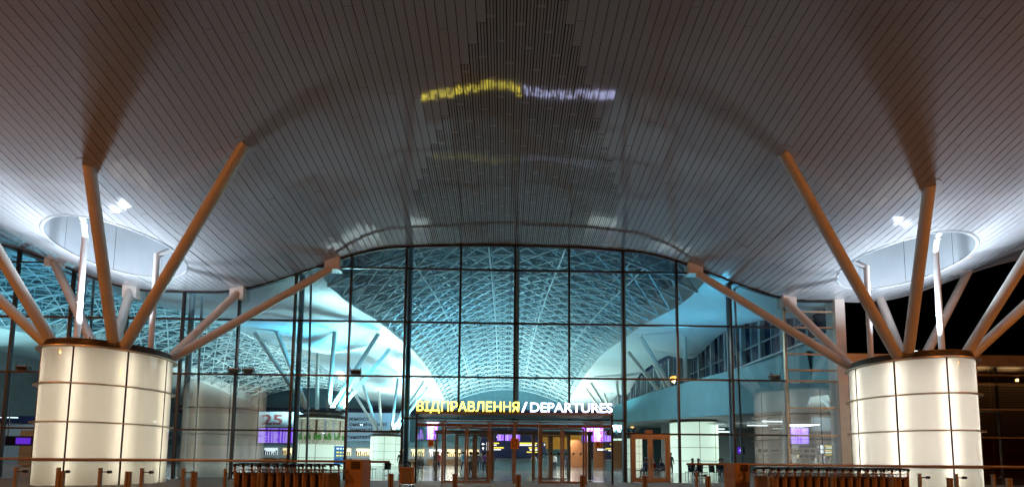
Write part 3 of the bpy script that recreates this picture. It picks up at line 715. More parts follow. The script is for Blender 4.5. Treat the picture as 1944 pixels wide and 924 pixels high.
# ------------------------------------------------------------------ hall fittings
bn = thing('banner_wall', (-29, 77, 3.4), 'long pale blue printed banner with 25 and dark Cyrillic words over the shops', 'banner')
MB().box(-42, 77.6, 3.95, -16.5, 77.8, 8.8).build('panel', M['banner'], bn)
g = MB()
for x in [-42 + 1.5 * k for k in range(18)]: g.box(x - .02, 77.57, 3.95, x + .02, 77.598, 8.8)
for z in (5.2, 6.6): g.box(-42, 77.57, z - .02, -16.5, 77.598, z + .02)
g.build('panel_joint', M['wall'], bn)
text('number', '25', -41.4, -38.0, 77.5, 6.6, 8.3, M['redink'], bn, .02, .02)
for s, a, b, z in (('жності', -26.9, -23.1, 7.45), ('ономічності', -26.7, -20.4, 6.5), ('ічності', -26.5, -22.8, 5.6), ('ехнологією TDI', -27.0, -20.2, 4.35)):
    text('words', s, a, b, 77.5, z, z + .7, M['ink'], bn, .02, .015)
def board(name, label, x0, x1, y, z0, z1, ncol, rows_, case=.12, group='departure boards'):
    r = thing(name, ((x0 + x1) / 2, y, z0), label, 'screen', group)
    MB().box(x0 - case, y, z0 - case, x1 + case, y + .2, z1 + case).build('casing', M['navy'], r)
    MB().box(x0, y - .03, z0, x1, y - .005, z1).build('screen', M['purple'], r)
    mb = MB(); cw = (x1 - x0) / ncol
    for c in range(ncol):
        for q in range(rows_):
            h = (z1 - z0) / rows_; z = z0 + q * h
            xx = x0 + c * cw + .06 * cw
            for (f0, f1) in ((0, .12), (.18, .18 + random.uniform(.25, .5)), (.74, .86)): mb.box(xx + f0 * cw, y - .04, z + .22 * h, xx + f1 * cw, y - .032, z + .72 * h)
    mb.build('text_rows', M['lilac'], r); return r
board('departure_board', 'wide purple departure board under the number 25', -27.2, -22.0, 50, 2.7, 4.3, 4, 14)
for k, (x0, x1, w_) in enumerate(((-1.22, -.5, 'first'), (-.38, .34, 'second'), (.55, 1.2, 'third'))):
    board('departure_board', 'narrow purple departure screen above the navy desk, %s from the left' % w_, x0, x1, 48, 3.1, 4.05, 1, 16, .05)
board('departure_board', 'tall purple departure screen behind the left end of the entrance box', -7.9, -6.9, 44, 3.0, 4.6, 1, 18, .08)
board('departure_board', 'tall purple departure screens behind the right end of the entrance box', 7.1, 9.3, 44, 2.9, 4.4, 2, 18, .08)
dk = thing('check_in_desk', (0.4, 50, 0), 'grey teal check in desk with a navy back panel behind the entrance doors', 'desk')
MB().box(-3.2, 49, 0, 3.9, 50, 1.15).build('counter', M['deskteal'], dk, bevel=.02)
MB().box(-3.3, 48.9, 1.15, 4.0, 50.1, 1.22).build('counter_top', M['wall'], dk)
MB().box(-3.1, 50.4, 1.22, 3.8, 50.6, 4.6).build('back_panel', M['navy'], dk)
MB().box(-3.1, 50.36, 1.3, 3.8, 50.395, 2.0).build('lower_band', M['navy'], dk)
kb = thing('kiosk_box', (4.5, 49, 0), 'pale teal cabinet standing right of the navy desk', 'cabinet')
MB().box(4.15, 48.6, 0, 4.9, 49.4, 1.5).build('body', M['deskteal'], kb, bevel=.02); MB().box(4.1, 48.55, 1.5, 4.95, 49.45, 1.56).build('lid', M['wall'], kb)
MB().box(4.2, 48.58, .1, 4.85, 48.597, 1.4).build('front_door', M['wall'], kb)
def arrow(mb, x, y, z, s, d):
    if d == 'L': mb.quad((x - s, y, z), (x, y, z + s * .8), (x, y, z - s * .8)); mb.box(x, y - .001, z - .22 * s, x + s, y + .001, z + .22 * s)
    else: mb.quad((x - .8 * s, y, z), (x + .8 * s, y, z), (x, y, z + s)); mb.box(x - .22 * s, y - .001, z - s, x + .22 * s, y + .001, z)
ws = thing('direction_sign', (-1.8, 47.5, 2.3), 'navy hanging sign with white arrows on the left of the desk', 'sign', 'navy direction signs')
MB().box(-3.0, 47.5, 2.0, .1, 47.6, 2.95).build('plate', M['navy'], ws)
mb = MB(); arrow(mb, -2.65, 47.48, 2.7, .17, 'L'); arrow(mb, -2.65, 47.48, 2.25, .17, 'U'); mb.box(-2.3, 47.47, 2.52, -1.9, 47.495, 2.9).box(-2.3, 47.47, 2.06, -1.9, 47.495, 2.44); mb.build('arrows', M['whitelit'], ws)
MB().box(-1.7, 47.47, 2.75, -1.0, 47.495, 2.86).box(-1.7, 47.47, 2.28, -.5, 47.495, 2.4).build('yellow_words', M['yellowlit'], ws)
MB().box(-1.7, 47.47, 2.56, -1.25, 47.495, 2.66).box(-1.7, 47.47, 2.1, -.8, 47.495, 2.2).build('white_words', M['whitelit'], ws)
MB().tube((-2.9, 47.55, 2.95), (-2.9, 47.55, 4.6), .02, 6).tube((0, 47.55, 2.95), (0, 47.55, 4.6), .02, 6).build('hanger', M['chrome'], ws)
ws = thing('direction_sign', (2.6, 47.5, 2.3), 'navy hanging sign with stacked yellow and white words on the right of the desk', 'sign', 'navy direction signs')
MB().box(1.0, 47.5, 1.75, 3.9, 47.6, 2.95).build('plate', M['navy'], ws)
mb = MB(); arrow(mb, 3.75, 47.48, 2.7, .12, 'U'); mb.box(3.2, 47.47, 2.52, 3.5, 47.495, 2.9).box(3.2, 47.47, 2.06, 3.5, 47.495, 2.44); mb.build('arrows', M['whitelit'], ws)
MB().box(1.15, 47.47, 2.77, 3.0, 47.495, 2.89).box(2.1, 47.47, 2.3, 3.0, 47.495, 2.42).box(1.9, 47.47, 1.86, 3.0, 47.495, 1.96).build('yellow_words', M['yellowlit'], ws)
MB().box(1.15, 47.47, 2.58, 2.9, 47.495, 2.7).box(2.2, 47.47, 2.1, 3.0, 47.495, 2.22).build('white_words', M['whitelit'], ws)
MB().tube((1.1, 47.55, 2.95), (1.1, 47.55, 4.6), .02, 6).tube((3.8, 47.55, 2.95), (3.8, 47.55, 4.6), .02, 6).build('hanger', M['chrome'], ws)
gs = thing('gate_sign', (-29, 30.8, 1.9), 'navy gate sign with purple lit patches and the number 31 at the far left', 'sign')
MB().box(-37, 34, 1.85, -30.4, 34.1, 2.55).build('plate', M['navy'], gs)
for a in (-36.2, -34.6): MB().box(a, 33.97, 1.97, a + 1.05, 33.995, 2.43).build('lit_patch', M['purple'], gs)
text('number', '31', -33.35, -32.75, 33.98, 2.0, 2.4, M['whitelit'], gs, .01); text('number', '3', -31.9, -31.6, 33.98, 2.0, 2.4, M['whitelit'], gs, .01)
MB().box(-36.9, 34.03, 2.55, -36.84, 34.07, 4.4).box(-30.56, 34.03, 2.55, -30.5, 34.07, 4.4).build('hanger', M['chrome'], gs)
# wrap on the nearer left drum
wr = [o for o in bpy.data.objects if o.get('label') == LAB[(-18, 44)]][0]
CR = 2.235
def wrap(nm, a0, a1, z0f, z1f, m, r=CR, n=24):
    MB().grid(lambda t, v: (-18 + r * math.sin(t), 44 - r * math.cos(t), (z0f(t) if callable(z0f) else z0f) * (1 - v) + (z1f(t) if callable(z1f) else z1f) * v), linspace(a0, a1, n), (0, 1)).build(nm, m, wr, smooth=True)
wrap('picture_wall', R(-60), R(120), 2.45, 4.7, M['sandprint'])
for k in range(9):
    a = R(-50 + 19 * k); wrap('picture_column', a, a + R(5), 3.0, 4.6, M['wood'] if k % 3 == 0 else M['pipe'], CR + .006, 4)
for k in range(7):
    a = R(-42 + 23 * k); f = 7 + k * 3
    wrap('picture_bush', a, a + R(17), 2.8, lambda t, f=f: 3.1 + .3 * abs(math.sin(f * t)) + .12 * math.sin(31 * t), M['leaf'], CR + .012)
wrap('blue_poster', R(52), R(100), .55, 2.25, M['bluecard'], CR + .004)
for z, m_ in ((1.95, 'whitelit'), (1.6, 'yellowlit'), (1.3, 'yellowlit')):
    for a in (58, 68, 80): wrap('poster_words', R(a), R(a + 7), z, z + .13, M[m_], CR + .01, 4)
# shops along the rear
for k in range(13):
    x = -40 + k * 3.1
    sh = thing('shop_front', (x, 77.9, 0), 'lit shop counter along the rear wall, number %s from the left' % ('one two three four five six seven eight nine ten eleven twelve thirteen'.split()[k]), 'shop', 'shop counters along the rear wall')
    MB().box(x - 1.2, 77.2, 0, x + 1.2, 77.9, 1.05).build('counter', M['wood'], sh)
    MB().box(x - 1.1, 78.2, 1.5, x + 1.1, 78.28, 2.7).build('lit_shelf', M['warmlit'] if k % 3 else M['whitelit'], sh)
    g = MB()
    for q in range(7): g.box(x - 1.05 + q * .32, 78.05, 1.5, x - .9 + q * .32, 78.19, 1.5 + random.uniform(.3, .9))
    g.box(x - 1.15, 78.0, 2.05, x + 1.15, 78.19, 2.1); g.build('goods', M['terracotta'] if k % 2 else M['ink'], sh)
for x, z, nm in ((13.2, 2.6, 'a'),):
    s_ = thing('lit_sign', (x, 63.9, z), 'small white lit sign on the terracotta wall behind the double door', 'sign')
    MB().box(x - .7, 63.85, z - .2, x + .7, 63.98, z + .2).build('box', M['navy'], s_); MB().box(x - .55, 63.83, z - .12, x + .5, 63.848, z + .12).build('face', M['whitelit'], s_)
ps = thing('info_screen', (18.9, 37, 2), 'small purple hanging screen right of the lit drum behind the double door', 'screen')
MB().box(18.6, 37, 1.75, 19.25, 37.1, 2.35).build('casing', M['ink'], ps); MB().box(18.66, 36.97, 1.8, 19.1, 36.995, 2.3).build('screen', M['purple'], ps); MB().box(18.8, 36.955, 2.0, 19.0, 36.968, 2.1).build('mark', M['whitelit'], ps); MB().tube((19.0, 37.05, 2.35), (19.0, 37.05, 4.3), .02, 6).build('hanger', M['chrome'], ps)
for k, (x0, x1, la) in enumerate(((16.2, 17.9, 'left pale sign panel hanging behind the right trolleys'), (18.6, 20.3, 'right pale sign panel hanging behind the right trolleys'))):
    s_ = thing('sign_panel', (x0, 30, 1.7), la, 'sign', 'pale hanging sign panels')
    MB().box(x0, 29.9, 1.62, x1, 30, 2.12).build('panel', M['pipe'], s_); MB().box(x0 + .12, 29.88, 1.8, x0 + .36, 29.898, 1.98).box(x0 + .5, 29.88, 1.8, x0 + .8, 29.898, 1.98).box(x0 + 1.0, 29.88, 1.86, x0 + 1.5, 29.898, 1.93).build('words', M['ink'], s_)
    MB().tube((x0 + .05, 29.95, 2.12), (x0 + .05, 29.95, 4.3), .015, 6).tube((x1 - .05, 29.95, 2.12), (x1 - .05, 29.95, 4.3), .015, 6).build('hanger', M['chrome'], s_)

# ------------------------------------------------------------------ annex at the right
ax = thing('annex_building', (34, 30, 0), 'low dark glass building with bronze bars under the night sky right of the canopy', 'building')
AY = 30.0; AX0, AX1 = 18.6, 62
MB().box(AX0, AY - .5, 7.66, AX1, AY + 14, 8.4).build('roof_edge', M['bronze'], ax)
for z in (7.14, 6.49, 4.79, 2.9, .9): MB().box(AX0, AY - .12, z - .05, AX1, AY + .03, z + .05).build('transom', M['bronze_pale'], ax)
x = AX0 + 1.5
while x < AX1:
    MB().box(x - .05, AY - .08, 0, x + .05, AY + .05, 7.66).build('mullion', M['darkframe'], ax); x += 3.2
zz = [0, .9, 2.9, 4.79, 6.49, 7.14, 7.64]
for a, b in zip(zz, zz[1:]):
    x = AX0
    while x < 46:
        MB().quad((x, AY, a), (x + 4.6, AY, a), (x + 4.6, AY + random.gauss(0, .01), b), (x, AY, b)).build('glass_pane', M['glass_dark'], ax); x += 4.62
lv = MB()
for k in range(22): lv.box(AX0, AY + 2.5, 3.2 + k * .18, AX1, AY + 2.6, 3.27 + k * .18)
lv.build('louvre', M['bronze'], ax)
MB().box(30.3, AY + 5, 0, AX1, AY + 5.3, 7.6).build('inner_wall', M['terracotta'], ax)
x = 31.5
while x < 44:
    MB().quad((x, AY + .3, 7.25), (x + 1.6, AY + .3, 7.25), (x + 1.9, AY + 1.2, 7.45), (x + .3, AY + 1.2, 7.45)).build('ceiling_light', M['warmlit'], ax); x += 2.4
gk = thing('green_kiosk', (23, 31.5, 0), 'bright green kiosk panel with a small lit sign left of the right drum', 'kiosk')
MB().box(21.3, 31.5, 0, 23.4, 29.1, 2.2).build('body', M['green'], gk, bevel=.02); MB().box(21.2, 31.45, 2.2, 23.5, 29.15, 2.75).build('header', M['ink'], gk)
MB().box(21.4, 31.42, 2.5, 22.1, 31.448, 2.6).build('yellow_words', M['yellowlit'], gk); MB().box(21.4, 31.42, 2.32, 22.2, 31.448, 2.45).build('white_words', M['whitelit'], gk)

# ------------------------------------------------------------------ street lamps behind the camera (their light and their reflections are in the photo)
ORD = ['first', 'second', 'third', 'fourth', 'fifth', 'sixth', 'seventh', 'eighth', 'ninth', 'tenth', 'eleventh', 'twelfth', 'thirteenth', 'fourteenth', 'fifteenth', 'sixteenth', 'seventeenth', 'eighteenth']
for i, (x, y, z) in enumerate(SODIUMS):
    st = thing('street_lamp', (x, y - 1.5, 0), 'tall street lamp with an orange sodium head beyond the forecourt, %s of five' % ORD[i], 'street lamp', 'street lamps along the road')
    MB().tube((x, y - 1.5, 0), (x, y - 1.5, z + .5), .11, 12, .06).tube((x, y - 1.5, z + .5), (x, y, z + .75), .05, 10).build('pole', M['darkframe'], st)
    MB().box(x - .2, y - .45, z + .55, x + .2, y + .45, z + .85).build('lamp_head', M['darkframe'], st, bevel=.06)
    MB().box(x - .36, y - .45, z + .0, x + .36, y + .45, z + .545).build('lens', M['sodiumlens'], st, bevel=.16)

for i, (x, z) in enumerate(((35.5, 7.0), (31.6, 1.45))):  # lamps added in place of orange stars reflected in the annex glass
    wlp = thing('reflection_lamp', (x, AY + 1, z), ('added orange lamp for a reflected star under the annex roof edge', 'added orange lamp for a reflected star low in the annex beside the right drum')[i], 'lamp')
    MB().box(x - .12, AY + 1, z - .1, x + .12, AY + 1.2, z + .1).build('backplate', M['darkframe'], wlp); MB().tube((x, AY + .95, z - .08), (x, AY + .95, z + .08), .07, 12).build('bulb', M['spark'], wlp)
for i, (x, y, z) in enumerate(((-34, -60, 9), (-12, -75, 9), (9, -70, 9), (30, -58, 9), (-55, -90, 9), (55, -95, 9), (-3, -120, 9), (22, -130, 9))):
    st = thing('street_lamp', (x, y - 1, 0), 'distant car park lamp beyond the road, %s of eight' % ORD[i], 'street lamp', 'distant car park lamps')
    MB().tube((x, y - 1, 0), (x, y - 1, z), .09, 10).tube((x, y - 1, z), (x, y, z + .2), .05, 8).build('pole', M['darkframe'], st)
    MB().box(x - .3, y - .3, z - .1, x + .3, y + .3, z + .12).build('lens', M['spark'] if i % 2 else M['head'], st, bevel=.05)
# ------------------------------------------------------------------ forecourt furniture
def railing(x0, x1, y, xs_, label, skew):
    r = thing('glass_railing', ((x0 + x1) / 2, y, 0), label, 'railing', 'glass railings of the forecourt')
    MB().tube((x0, y, 1.1), (x1, y, 1.1), .03, 14).build('handrail', M['bronze'], r, smooth='auto')
    for i, px in enumerate(xs_):
        p = MB().box(px - .032, y - .03, 0, px + .032, y + .03, .9).build('railing_post', M['bronze'], r, bevel=.005)
        MB().tube((px + .03, y - .02, .80), (px + .27, y - .02, .80), .011, 8).tube((px + .22, y - .045, .80), (px + .22, y + .03, .80), .038, 12).build('glass_clamp', M['black'], p)
    for a, b in zip(xs_, xs_[1:]):
        MB().quad((a + .22, y + .005, .12), (b + .20, y + .005, .12), (b + .20, y + .005, 1.05), (a + .22, y + .005, 1.05)).build('glass_panel', M['glass_clear'], r)
    return r
railing(-13.5, -3.35, 11.3, [-13.33 + k for k in range(10)], 'glass railing with a bronze handrail before the left drum', 0)
railing(4.3, 14.5, 12.0, [4.55 + k for k in range(10)], 'glass railing with a bronze handrail before the right drum', 0)
# bollards
by = 10.0; xb0 = -11.6
bp = thing('bollard', (0, 0, 0), 'b', 'bollard', 'short bronze bollards across the forecourt')
MB().box(-.055, -.03, 0, -.008, .03, .86).build('half_post', M['bronze'], bp, bevel=.006)
MB().box(.008, -.03, 0, .055, .03, .86).build('half_post', M['bronze'], bp, bevel=.006)
MB().box(-.0075, -.02, .02, .0075, .02, .84).build('slot', M['black'], bp)
MB().box(-.1, -.1, 0, .1, .1, .015).build('base_plate', M['chrome'], bp)
kids(bp)
WHERE = ['at the far left edge before the left drum', 'before the left side of the left drum', 'before the right side of the left drum', 'just right of the left drum', 'before the left trolley row', 'right of the left trolley row', 'left of the entrance box before the lone trolley', 'before the left doors of the entrance box', 'before the middle post of the entrance box', 'before the right doors of the entrance box', 'before the double door', 'left of the right litter bin', 'between the right litter bin and the right trolley row', 'before the middle of the right trolley row', 'at the right end of the right trolley row', 'before the right drum', 'right of the right drum']
bx = [-11.03 + 1.35 * k - .0 for k in range(17)]
bx = [-11.42, -10.02, -8.61, -7.21, -5.81, -4.40, -2.99, -1.60, -.22, 1.18, 2.55, 3.95, 5.35, 6.75, 8.1, 9.38, 10.72]
for i, x in enumerate(bx):
    o = bp if i == 0 else copy_tree(bp)
    o.location = (x, by, 0); o['label'] = 'short slotted bronze bollard ' + WHERE[i]
# litter bins
def bin_(x, y, label, rz):
    r = thing('litter_bin', (x, y, 0), label, 'bin', 'litter bins by the railings')
    w_, d_ = .22, .2
    a = MB().box(x - w_, y - d_, .04, x + w_, y + d_, 1.15).build('body', M['rust'], r, bevel=.012)
    b_ = MB().box(x - .06, y - d_ - .012, .93, x + .17, y - d_ - .002, 1.10).build('opening', M['black'], r)
    g_ = MB()
    for q in range(3): g_.box(x - .06, y - d_ - .03, .955 + q * .05, x + .17, y - d_ - .013, .962 + q * .05)
    g_.build('ash_grille', M['rust'], r)
    h_ = MB().box(x - w_ - .005, y - d_ - .006, .5, x - w_ + .012, y - d_ + .02, .56).box(x - .06, y - d_ - .02, .42, x + .1, y - d_ - .002, .47).build('latch', M['chrome'], r)
    MB().box(x - w_ + .03, y - d_ + .03, 0, x + w_ - .03, y + d_ - .03, .04).build('plinth', M['black'], r)
    r.rotation_euler.z = rz
    return r
bin_(-4.02, 11.0, 'tall brown metal litter bin at the end of the left railing', R(-14))
bin_(5.42, 11.6, 'tall brown metal litter bin at the start of the right railing', R(14))
# luggage trolleys
def trolley():
    r = thing('luggage_trolley', (0, 0, 0), 't', 'trolley')
    for s in (-1, 1):
        MB().tube((0, s * .27, .12), (-.06, s * .27, 1.0), .021, 8).build('upright', M['rust'], r, smooth='auto')
        MB().tube((-.02, s * .27, .14), (.78, s * .16, .12), .02, 8).build('side_rail', M['chrome'], r)
        MB().tube((.02, s * .25 - .02, .08), (.02, s * .25 + .02, .08), .08, 14).build('wheel', M['black'], r)
    MB().tube((.74, -.02, .06), (.74, .02, .06), .06, 14).build('wheel', M['black'], r)
    pts = [(-.06, -.30, 1.01)] + [(-.06 - .10 * math.sin(math.pi * t), -.27 + .54 * t, 1.02 + .015 * math.sin(math.pi * t)) for t in linspace(0.05, .95, 8)] + [(-.06, .30, 1.01)]
    hb = MB().path(pts, .023, 8)
    for s in (-1, 1): hb.tube((-.06, s * .27, .96), (-.065, s * .27, 1.03), .028, 10); hb.tube((-.06, s * .27, 1.02), (.10, s * .22, .985), .014, 6)
    hb.build('handle', M['black'], r, smooth='auto')
    MB().box(-.03, -.199, .18, -.015, .199, .789).build('advert_board', M['brownpanel'], r, bevel=.004)
    MB().box(-.038, -.26, .79, -.006, .26, .84).box(-.038, -.285, .2, -.006, -.20, .79).box(-.038, .20, .2, -.006, .285, .79).build('board_frame', M['rust'], r)
    bs = MB()
    for s in (-1, 1): bs.tube((-.04, s * .25, .93), (.28, s * .22, .90), .007, 5); bs.tube((-.04, s * .25, .84), (.28, s * .22, .84), .007, 5)
    bs.tube((.28, -.22, .90), (.28, .22, .90), .007, 5).tube((.28, -.22, .84), (.28, .22, .84), .007, 5)
    for k in range(8):
        y_ = -.22 + .44 * k / 7; bs.tube((.28, y_, .84), (.28, y_, .90), .004, 4); bs.tube((-.04, y_, .84), (.28, y_, .84), .004, 4)
    for k in range(6):
        x_ = -.03 + .3 * k / 5
        for s in (-1, 1): bs.tube((x_, s * .24, .84), (x_, s * .24, .92), .004, 4)
    bs.build('wire_basket', M['chrome'], r)
    MB().box(0.02, -.2, .12, .74, .2, .14).build('platform', M['chrome'], r)
    return r
tr = trolley(); kids(tr)
for i in range(11):
    o = tr if i == 0 else copy_tree(tr)
    o.location = (-6.43 + i * .185, 10.65 + i * .012, 0); o.rotation_euler.z = R(-30)
    o['label'] = 'luggage trolley nested in the left row before the glass railing, %s from its left end' % ORD[i]; o['group'] = 'left row of luggage trolleys'
for i in range(17):
    o = copy_tree(tr)
    o.location = (9.02 - i * .202, 11.05 - i * .006, 0); o.rotation_euler = (0, 0, R(180 + 30))
    o['label'] = 'luggage trolley nested in the right row before the glass railing, %s from its right end' % ORD[i]; o['group'] = 'right row of luggage trolleys'
o = copy_tree(tr); o.location = (-4.32, 18, -.0); o.rotation_euler = (0, 0, R(90)); o['label'] = 'single luggage trolley seen from behind left of the entrance box'
if 'group' in o: del o['group']

# ------------------------------------------------------------------ people and seats in the hall
SK = mat('skin', (0.45, 0.27, 0.19), 0.5); HAIR = mat('dark hair', (0.02, 0.015, 0.012), 0.6)
def skin_mesh(joints, bones, ry):
    me = bpy.data.meshes.new('person'); ks = list(joints); me.from_pydata([joints[k][0] for k in ks], [(ks.index(a), ks.index(b)) for a, b in bones], [])
    o = bpy.data.objects.new('person', me); C.objects.link(o)
    md = o.modifiers.new('skin', 'SKIN'); md.use_smooth_shade = True
    for i, k in enumerate(ks):
        r = joints[k][1]; me.skin_vertices[0].data[i].radius = (r, r * ry.get(k, 1.0)); me.skin_vertices[0].data[i].use_root = (k == 'pelvis')
    o.modifiers.new('sub', 'SUBSURF').levels = 1
    dg = bpy.context.evaluated_depsgraph_get(); dg.update()
    out = bpy.data.meshes.new_from_object(o.evaluated_get(dg)); bpy.data.objects.remove(o); return out
BON = [('pelvis', 'belly'), ('belly', 'chest'), ('chest', 'neck'), ('neck', 'head'), ('head', 'crown')]
for s in 'lr': BON += [('chest', 'sh' + s), ('sh' + s, 'el' + s), ('el' + s, 'ha' + s), ('ha' + s, 'fi' + s), ('pelvis', 'hi' + s), ('hi' + s, 'kn' + s), ('kn' + s, 'an' + s), ('an' + s, 'to' + s)]
def body(pose):
    J = {}
    sit = pose == 'sit'; pz = .52 if sit else .95; d = pz - .95
    J['pelvis'] = ((0, 0, .95 + d), .14); J['belly'] = ((0, .0, 1.1 + d), .125); J['chest'] = ((0, 0 if not sit else -.03, 1.33 + d), .14)
    J['neck'] = ((0, .01, 1.5 + d), .055); J['head'] = ((0, .03, 1.62 + d), .088); J['crown'] = ((0, .03, 1.72 + d), .075)
    for s, k in ((-1, 'l'), (1, 'r')):
        f = .22 * s if pose == 'walk' else 0
        J['sh' + k] = ((.185 * s, 0, 1.41 + d), .062)
        J['el' + k] = ((.24 * s, -.03 - f * .6, 1.13 + d), .046); J['ha' + k] = ((.22 * s, .10 - f if not sit else .28, .92 + d if not sit else 1.0 + d), .036); J['fi' + k] = ((.21 * s, .16 - f if not sit else .37, .86 + d if not sit else 1.0 + d), .024)
        if sit:
            J['hi' + k] = ((.1 * s, .05, .5), .09); J['kn' + k] = ((.12 * s, .44, .5), .065); J['an' + k] = ((.12 * s, .42, .1), .045); J['to' + k] = ((.13 * s, .58, .05), .038)
        else:
            J['hi' + k] = ((.1 * s, 0, .88), .095); J['kn' + k] = ((.1 * s, .04 + f * .7, .5), .066); J['an' + k] = ((.1 * s, -.02 + f * 1.3, .1), .045); J['to' + k] = ((.11 * s, .13 + f * 1.3, .045), .037)
    return skin_mesh(J, BON, {'pelvis': .75, 'chest': .72, 'belly': .72}), J
BODY = {p: body(p) for p in ('stand', 'walk', 'sit')}
CL = {}
def cloth(c):
    if c not in CL: CL[c] = mat('cloth', c, .8, 0, .15, 8)
    return CL[c]
def person(pose, x, y, rz, top, bottom, label, z=0.0, sc_=1.0, group=None):
    me = BODY[pose][0].copy(); J = BODY[pose][1]; me.materials.clear()
    for m_ in (cloth(top), cloth(bottom), SK, M['black']): me.materials.append(m_)
    pz = J['pelvis'][0][2]; nz = J['neck'][0][2]
    for p in me.polygons:
        c = p.center; p.use_smooth = True
        if c.z > nz - .005: i = 2
        elif min((c - Vector(J[k][0])).length for k in ('hal', 'har', 'fil', 'fir')) < .075: i = 2
        elif c.z < .09: i = 3
        elif (pose == 'sit' and (c.z < pz + .03 or c.y > .2) and c.z < pz + .12) or (pose != 'sit' and c.z < pz + .02 and abs(c.x) < .2): i = 1
        else: i = 0
        p.material_index = i
    o = bpy.data.objects.new('person', me); C.objects.link(o); o.location = (x, y, z); o.rotation_euler.z = rz; o.scale = (sc_,) * 3
    tag(o, label, 'person', group)
    h = J['head'][0]; c = Vector((h[0], h[1] - .012, h[2] + .055))
    bm = bmesh.new(); bmesh.ops.create_uvsphere(bm, u_segments=14, v_segments=10, radius=.105)
    for v in list(bm.verts):
        if v.co.y > .035 and v.co.z < .035: v.co.y = .02
        v.co = Vector((v.co.x * .95, v.co.y * 1.12, v.co.z * 1.1)) + c
    hm = bpy.data.meshes.new('hair'); bm.to_mesh(hm); bm.free(); hm.materials.append(HAIR)
    for p in hm.polygons: p.use_smooth = True
    ho = bpy.data.objects.new('hair', hm); C.objects.link(ho); ho.parent = o
    return o
G = 'travellers inside the hall'
NV, WH, GY, RD, BL, TE, OL = (.02, .025, .06), (.65, .66, .66), (.10, .10, .11), (.40, .04, .05), (.04, .12, .35), (.10, .32, .34), (.14, .13, .08)
person('stand', -8.6, 36, R(170), GY, NV, 'person in a grey top standing before the small cream drum left of the lone trolley', group=G)
person('stand', -6.5, 40, R(120), NV, GY, 'person in dark clothes standing left of the person in red', group=G)
person('stand', -6.0, 38.5, R(150), RD, NV, 'person in a red top left of the entrance box', group=G)
person('walk', -3.6, 42, R(0), BL, NV, 'person in a blue top at the left of the crowd behind the left doors', group=G)
person('stand', -3.0, 40, R(180), WH, GY, 'person in a white shirt in the crowd behind the left doors', group=G)
person('stand', -2.6, 43, R(200), GY, NV, 'person in dark grey behind the white shirt in the crowd', group=G)
person('stand', -2.1, 39, R(10), (.16, .05, .24), NV, 'person in a purple top in the crowd behind the left doors', group=G)
person('stand', -1.9, 43.5, R(90), WH, NV, 'second person in white, right in the crowd behind the left doors', group=G)
person('walk', -1.5, 41, R(0), NV, NV, 'person in navy walking away in the crowd behind the left doors', group=G)
for px_, py_, rz_, t_, la_ in ((-3.9, 39, 150, (.05, .3, .45), 'person in bright blue by the left edge of the crowd behind the left doors'), (-3.3, 38.5, 200, (.30, .30, .28), 'person in light grey with back turned near the front of the crowd'), (-2.7, 37.6, 20, (.06, .07, .10), 'person in charcoal nearest in the crowd behind the left doors'),
        (-1.75, 38.2, 190, (.12, .06, .14), 'person in dark plum at the right front of the crowd'), (-3.6, 44.5, 160, (.55, .52, .45), 'person in cream at the back left of the crowd'), (2.6, 47.2, 10, (.45, .46, .46), 'person in light grey at the desk behind the right doors'), (5.6, 44, 200, (.05, .08, .16), 'person in dark blue behind the right doors')):
    person('walk' if int(rz_) % 20 else 'stand', px_, py_, R(rz_), t_, NV, la_, group=G)
person('walk', -2.2, 47, R(180), TE, TE, 'person in pale green clothes walking left of the navy desk', group=G)
person('sit', -2.75, 32.5, R(175), OL, NV, 'person in an olive top sitting behind the left doors', group=G)
person('sit', -7.2, 31.5, R(160), NV, NV, 'person in navy sitting left of the lone trolley', group=G)
person('sit', -6.6, 33.5, R(190), GY, GY, 'person in grey sitting behind the lone trolley', group=G)
person('stand', 4.7, 46.5, R(140), WH, NV, 'person in a white shirt and dark trousers beside the pale cabinet', group=G)
person('walk', 7.4, 42, R(120), NV, GY, 'person in dark clothes at the right end of the entrance box', group=G)
person('sit', 9.7, 31.2, R(150), RD, NV, 'person in a red top sitting behind the double door', group=G)
person('sit', 10.8, 32.6, R(120), NV, NV, 'person in navy sitting behind the double door, at its right', group=G)
person('sit', 12.6, 31.5, R(200), GY, NV, 'person in grey sitting before the cream drum behind the double door', group=G)
person('sit', 14.2, 30.8, R(170), NV, GY, 'person in dark clothes sitting left of the right bin', group=G)
person('sit', 15.4, 33.0, R(140), GY, GY, 'person in grey sitting above the right bin', group=G)
person('stand', 17.0, 30.0, R(180), WH, NV, 'person in a pale top right of the right bin', group=G)

person('sit', 8.9, 30.0, R(20), (.05, .10, .28), NV, 'person in blue sitting with back turned behind the double door', group=G)
person('sit', 13.5, 32.6, R(100), (.20, .06, .07), NV, 'person in wine red sitting before the cream drum', group=G)
person('stand', 12.0, 34.0, R(190), (.05, .06, .08), GY, 'person in black standing between the double door and the cream drum', group=G)
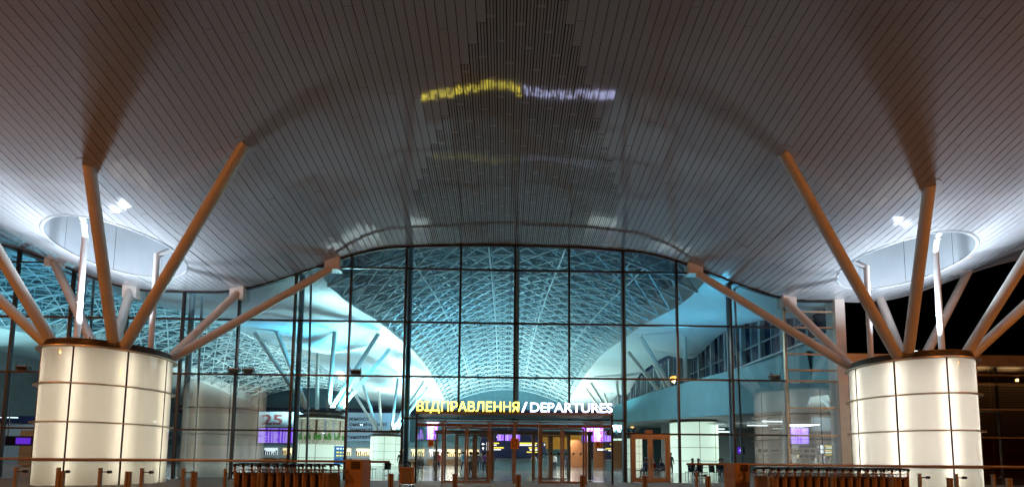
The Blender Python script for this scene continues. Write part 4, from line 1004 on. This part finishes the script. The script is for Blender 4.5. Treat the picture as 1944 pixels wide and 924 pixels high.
# cafe seats and tables
ch = thing('cafe_chair', (0, 0, 0), 'c', 'chair', 'dark cafe chairs inside the hall')
MB().box(-.22, -.22, .42, .22, .22, .46).build('seat', M['black'], ch, bevel=.015)
MB().grid(lambda u, v: (u, -.22 - .05 * v + .03 * (u / .22) ** 2, .46 + .42 * v), linspace(-.22, .22, 7), linspace(0, 1, 4)).build('backrest', M['black'], ch)
for sx in (-1, 1):
    for sy in (-1, 1): MB().tube((sx * .19, sy * .19, 0), (sx * .18, sy * .18, .42), .014, 8).build('leg', M['chrome'], ch)
kids(ch)
CH = [(8.9, 30.0, 20, 'under the person in blue behind the double door'), (13.5, 32.6, 100, 'under the person in wine red'), (9.3, 33.2, 70, 'empty, deep behind the double door'), (14.9, 29.4, 250, 'empty, in front of the right bin'), (16.0, 31.0, 10, 'empty, right of the right bin'), (-2.75, 32.5, 175, 'under the person in olive'), (-7.2, 31.5, 160, 'under the seated person in navy at the left'), (-6.6, 33.5, 190, 'under the seated person in grey at the left'), (9.7, 31.2, 150, 'under the seated person in red'),
      (10.8, 32.6, 120, 'under the seated person in navy behind the double door'), (12.6, 31.5, 200, 'under the seated person before the cream drum'), (14.2, 30.8, 170, 'under the seated person left of the right bin'), (15.4, 33.0, 140, 'under the seated person above the right bin'),
      (11.6, 29.6, 40, 'empty, nearest to the double door'), (12.2, 29.0, 200, 'empty, beside the round table'), (13.2, 29.6, 300, 'empty, before the cream drum'), (-8.2, 30.2, 30, 'empty, left of the lone trolley'), (-9.4, 31.0, 320, 'empty, before the small cream drum')]
for i, (x, y, a, la) in enumerate(CH):
    o = ch if i == 0 else copy_tree(ch)
    o.location = (x, y, 0); o.rotation_euler.z = R(a); o['label'] = 'dark cafe chair inside the hall ' + la
tb = thing('cafe_table', (0, 0, 0), 't', 'table', 'round cafe tables inside the hall')
MB().ring((0, 0), 0.0, .38, .72, .75, n=28).build('table_top', M['wood'], tb); MB().tube((0, 0, .02), (0, 0, .72), .03, 10).build('stem', M['chrome'], tb); MB().ring((0, 0), 0.0, .24, 0.0, .02, n=20).build('base', M['black'], tb)
kids(tb)
for i, (x, y, la) in enumerate(((10.4, 30.6, 'behind the double door'), (12.7, 30.3, 'before the cream drum'), (14.8, 31.8, 'above the right bin'), (-8.4, 31.4, 'left of the lone trolley'), (5.3, 50.5, 'right of the pale cabinet'), (6.2, 52, 'farther right of the pale cabinet'))):
    o = tb if i == 0 else copy_tree(tb); o.location = (x, y, 0); o['label'] = 'round cafe table inside the hall ' + la
print('objects', len(bpy.data.objects))
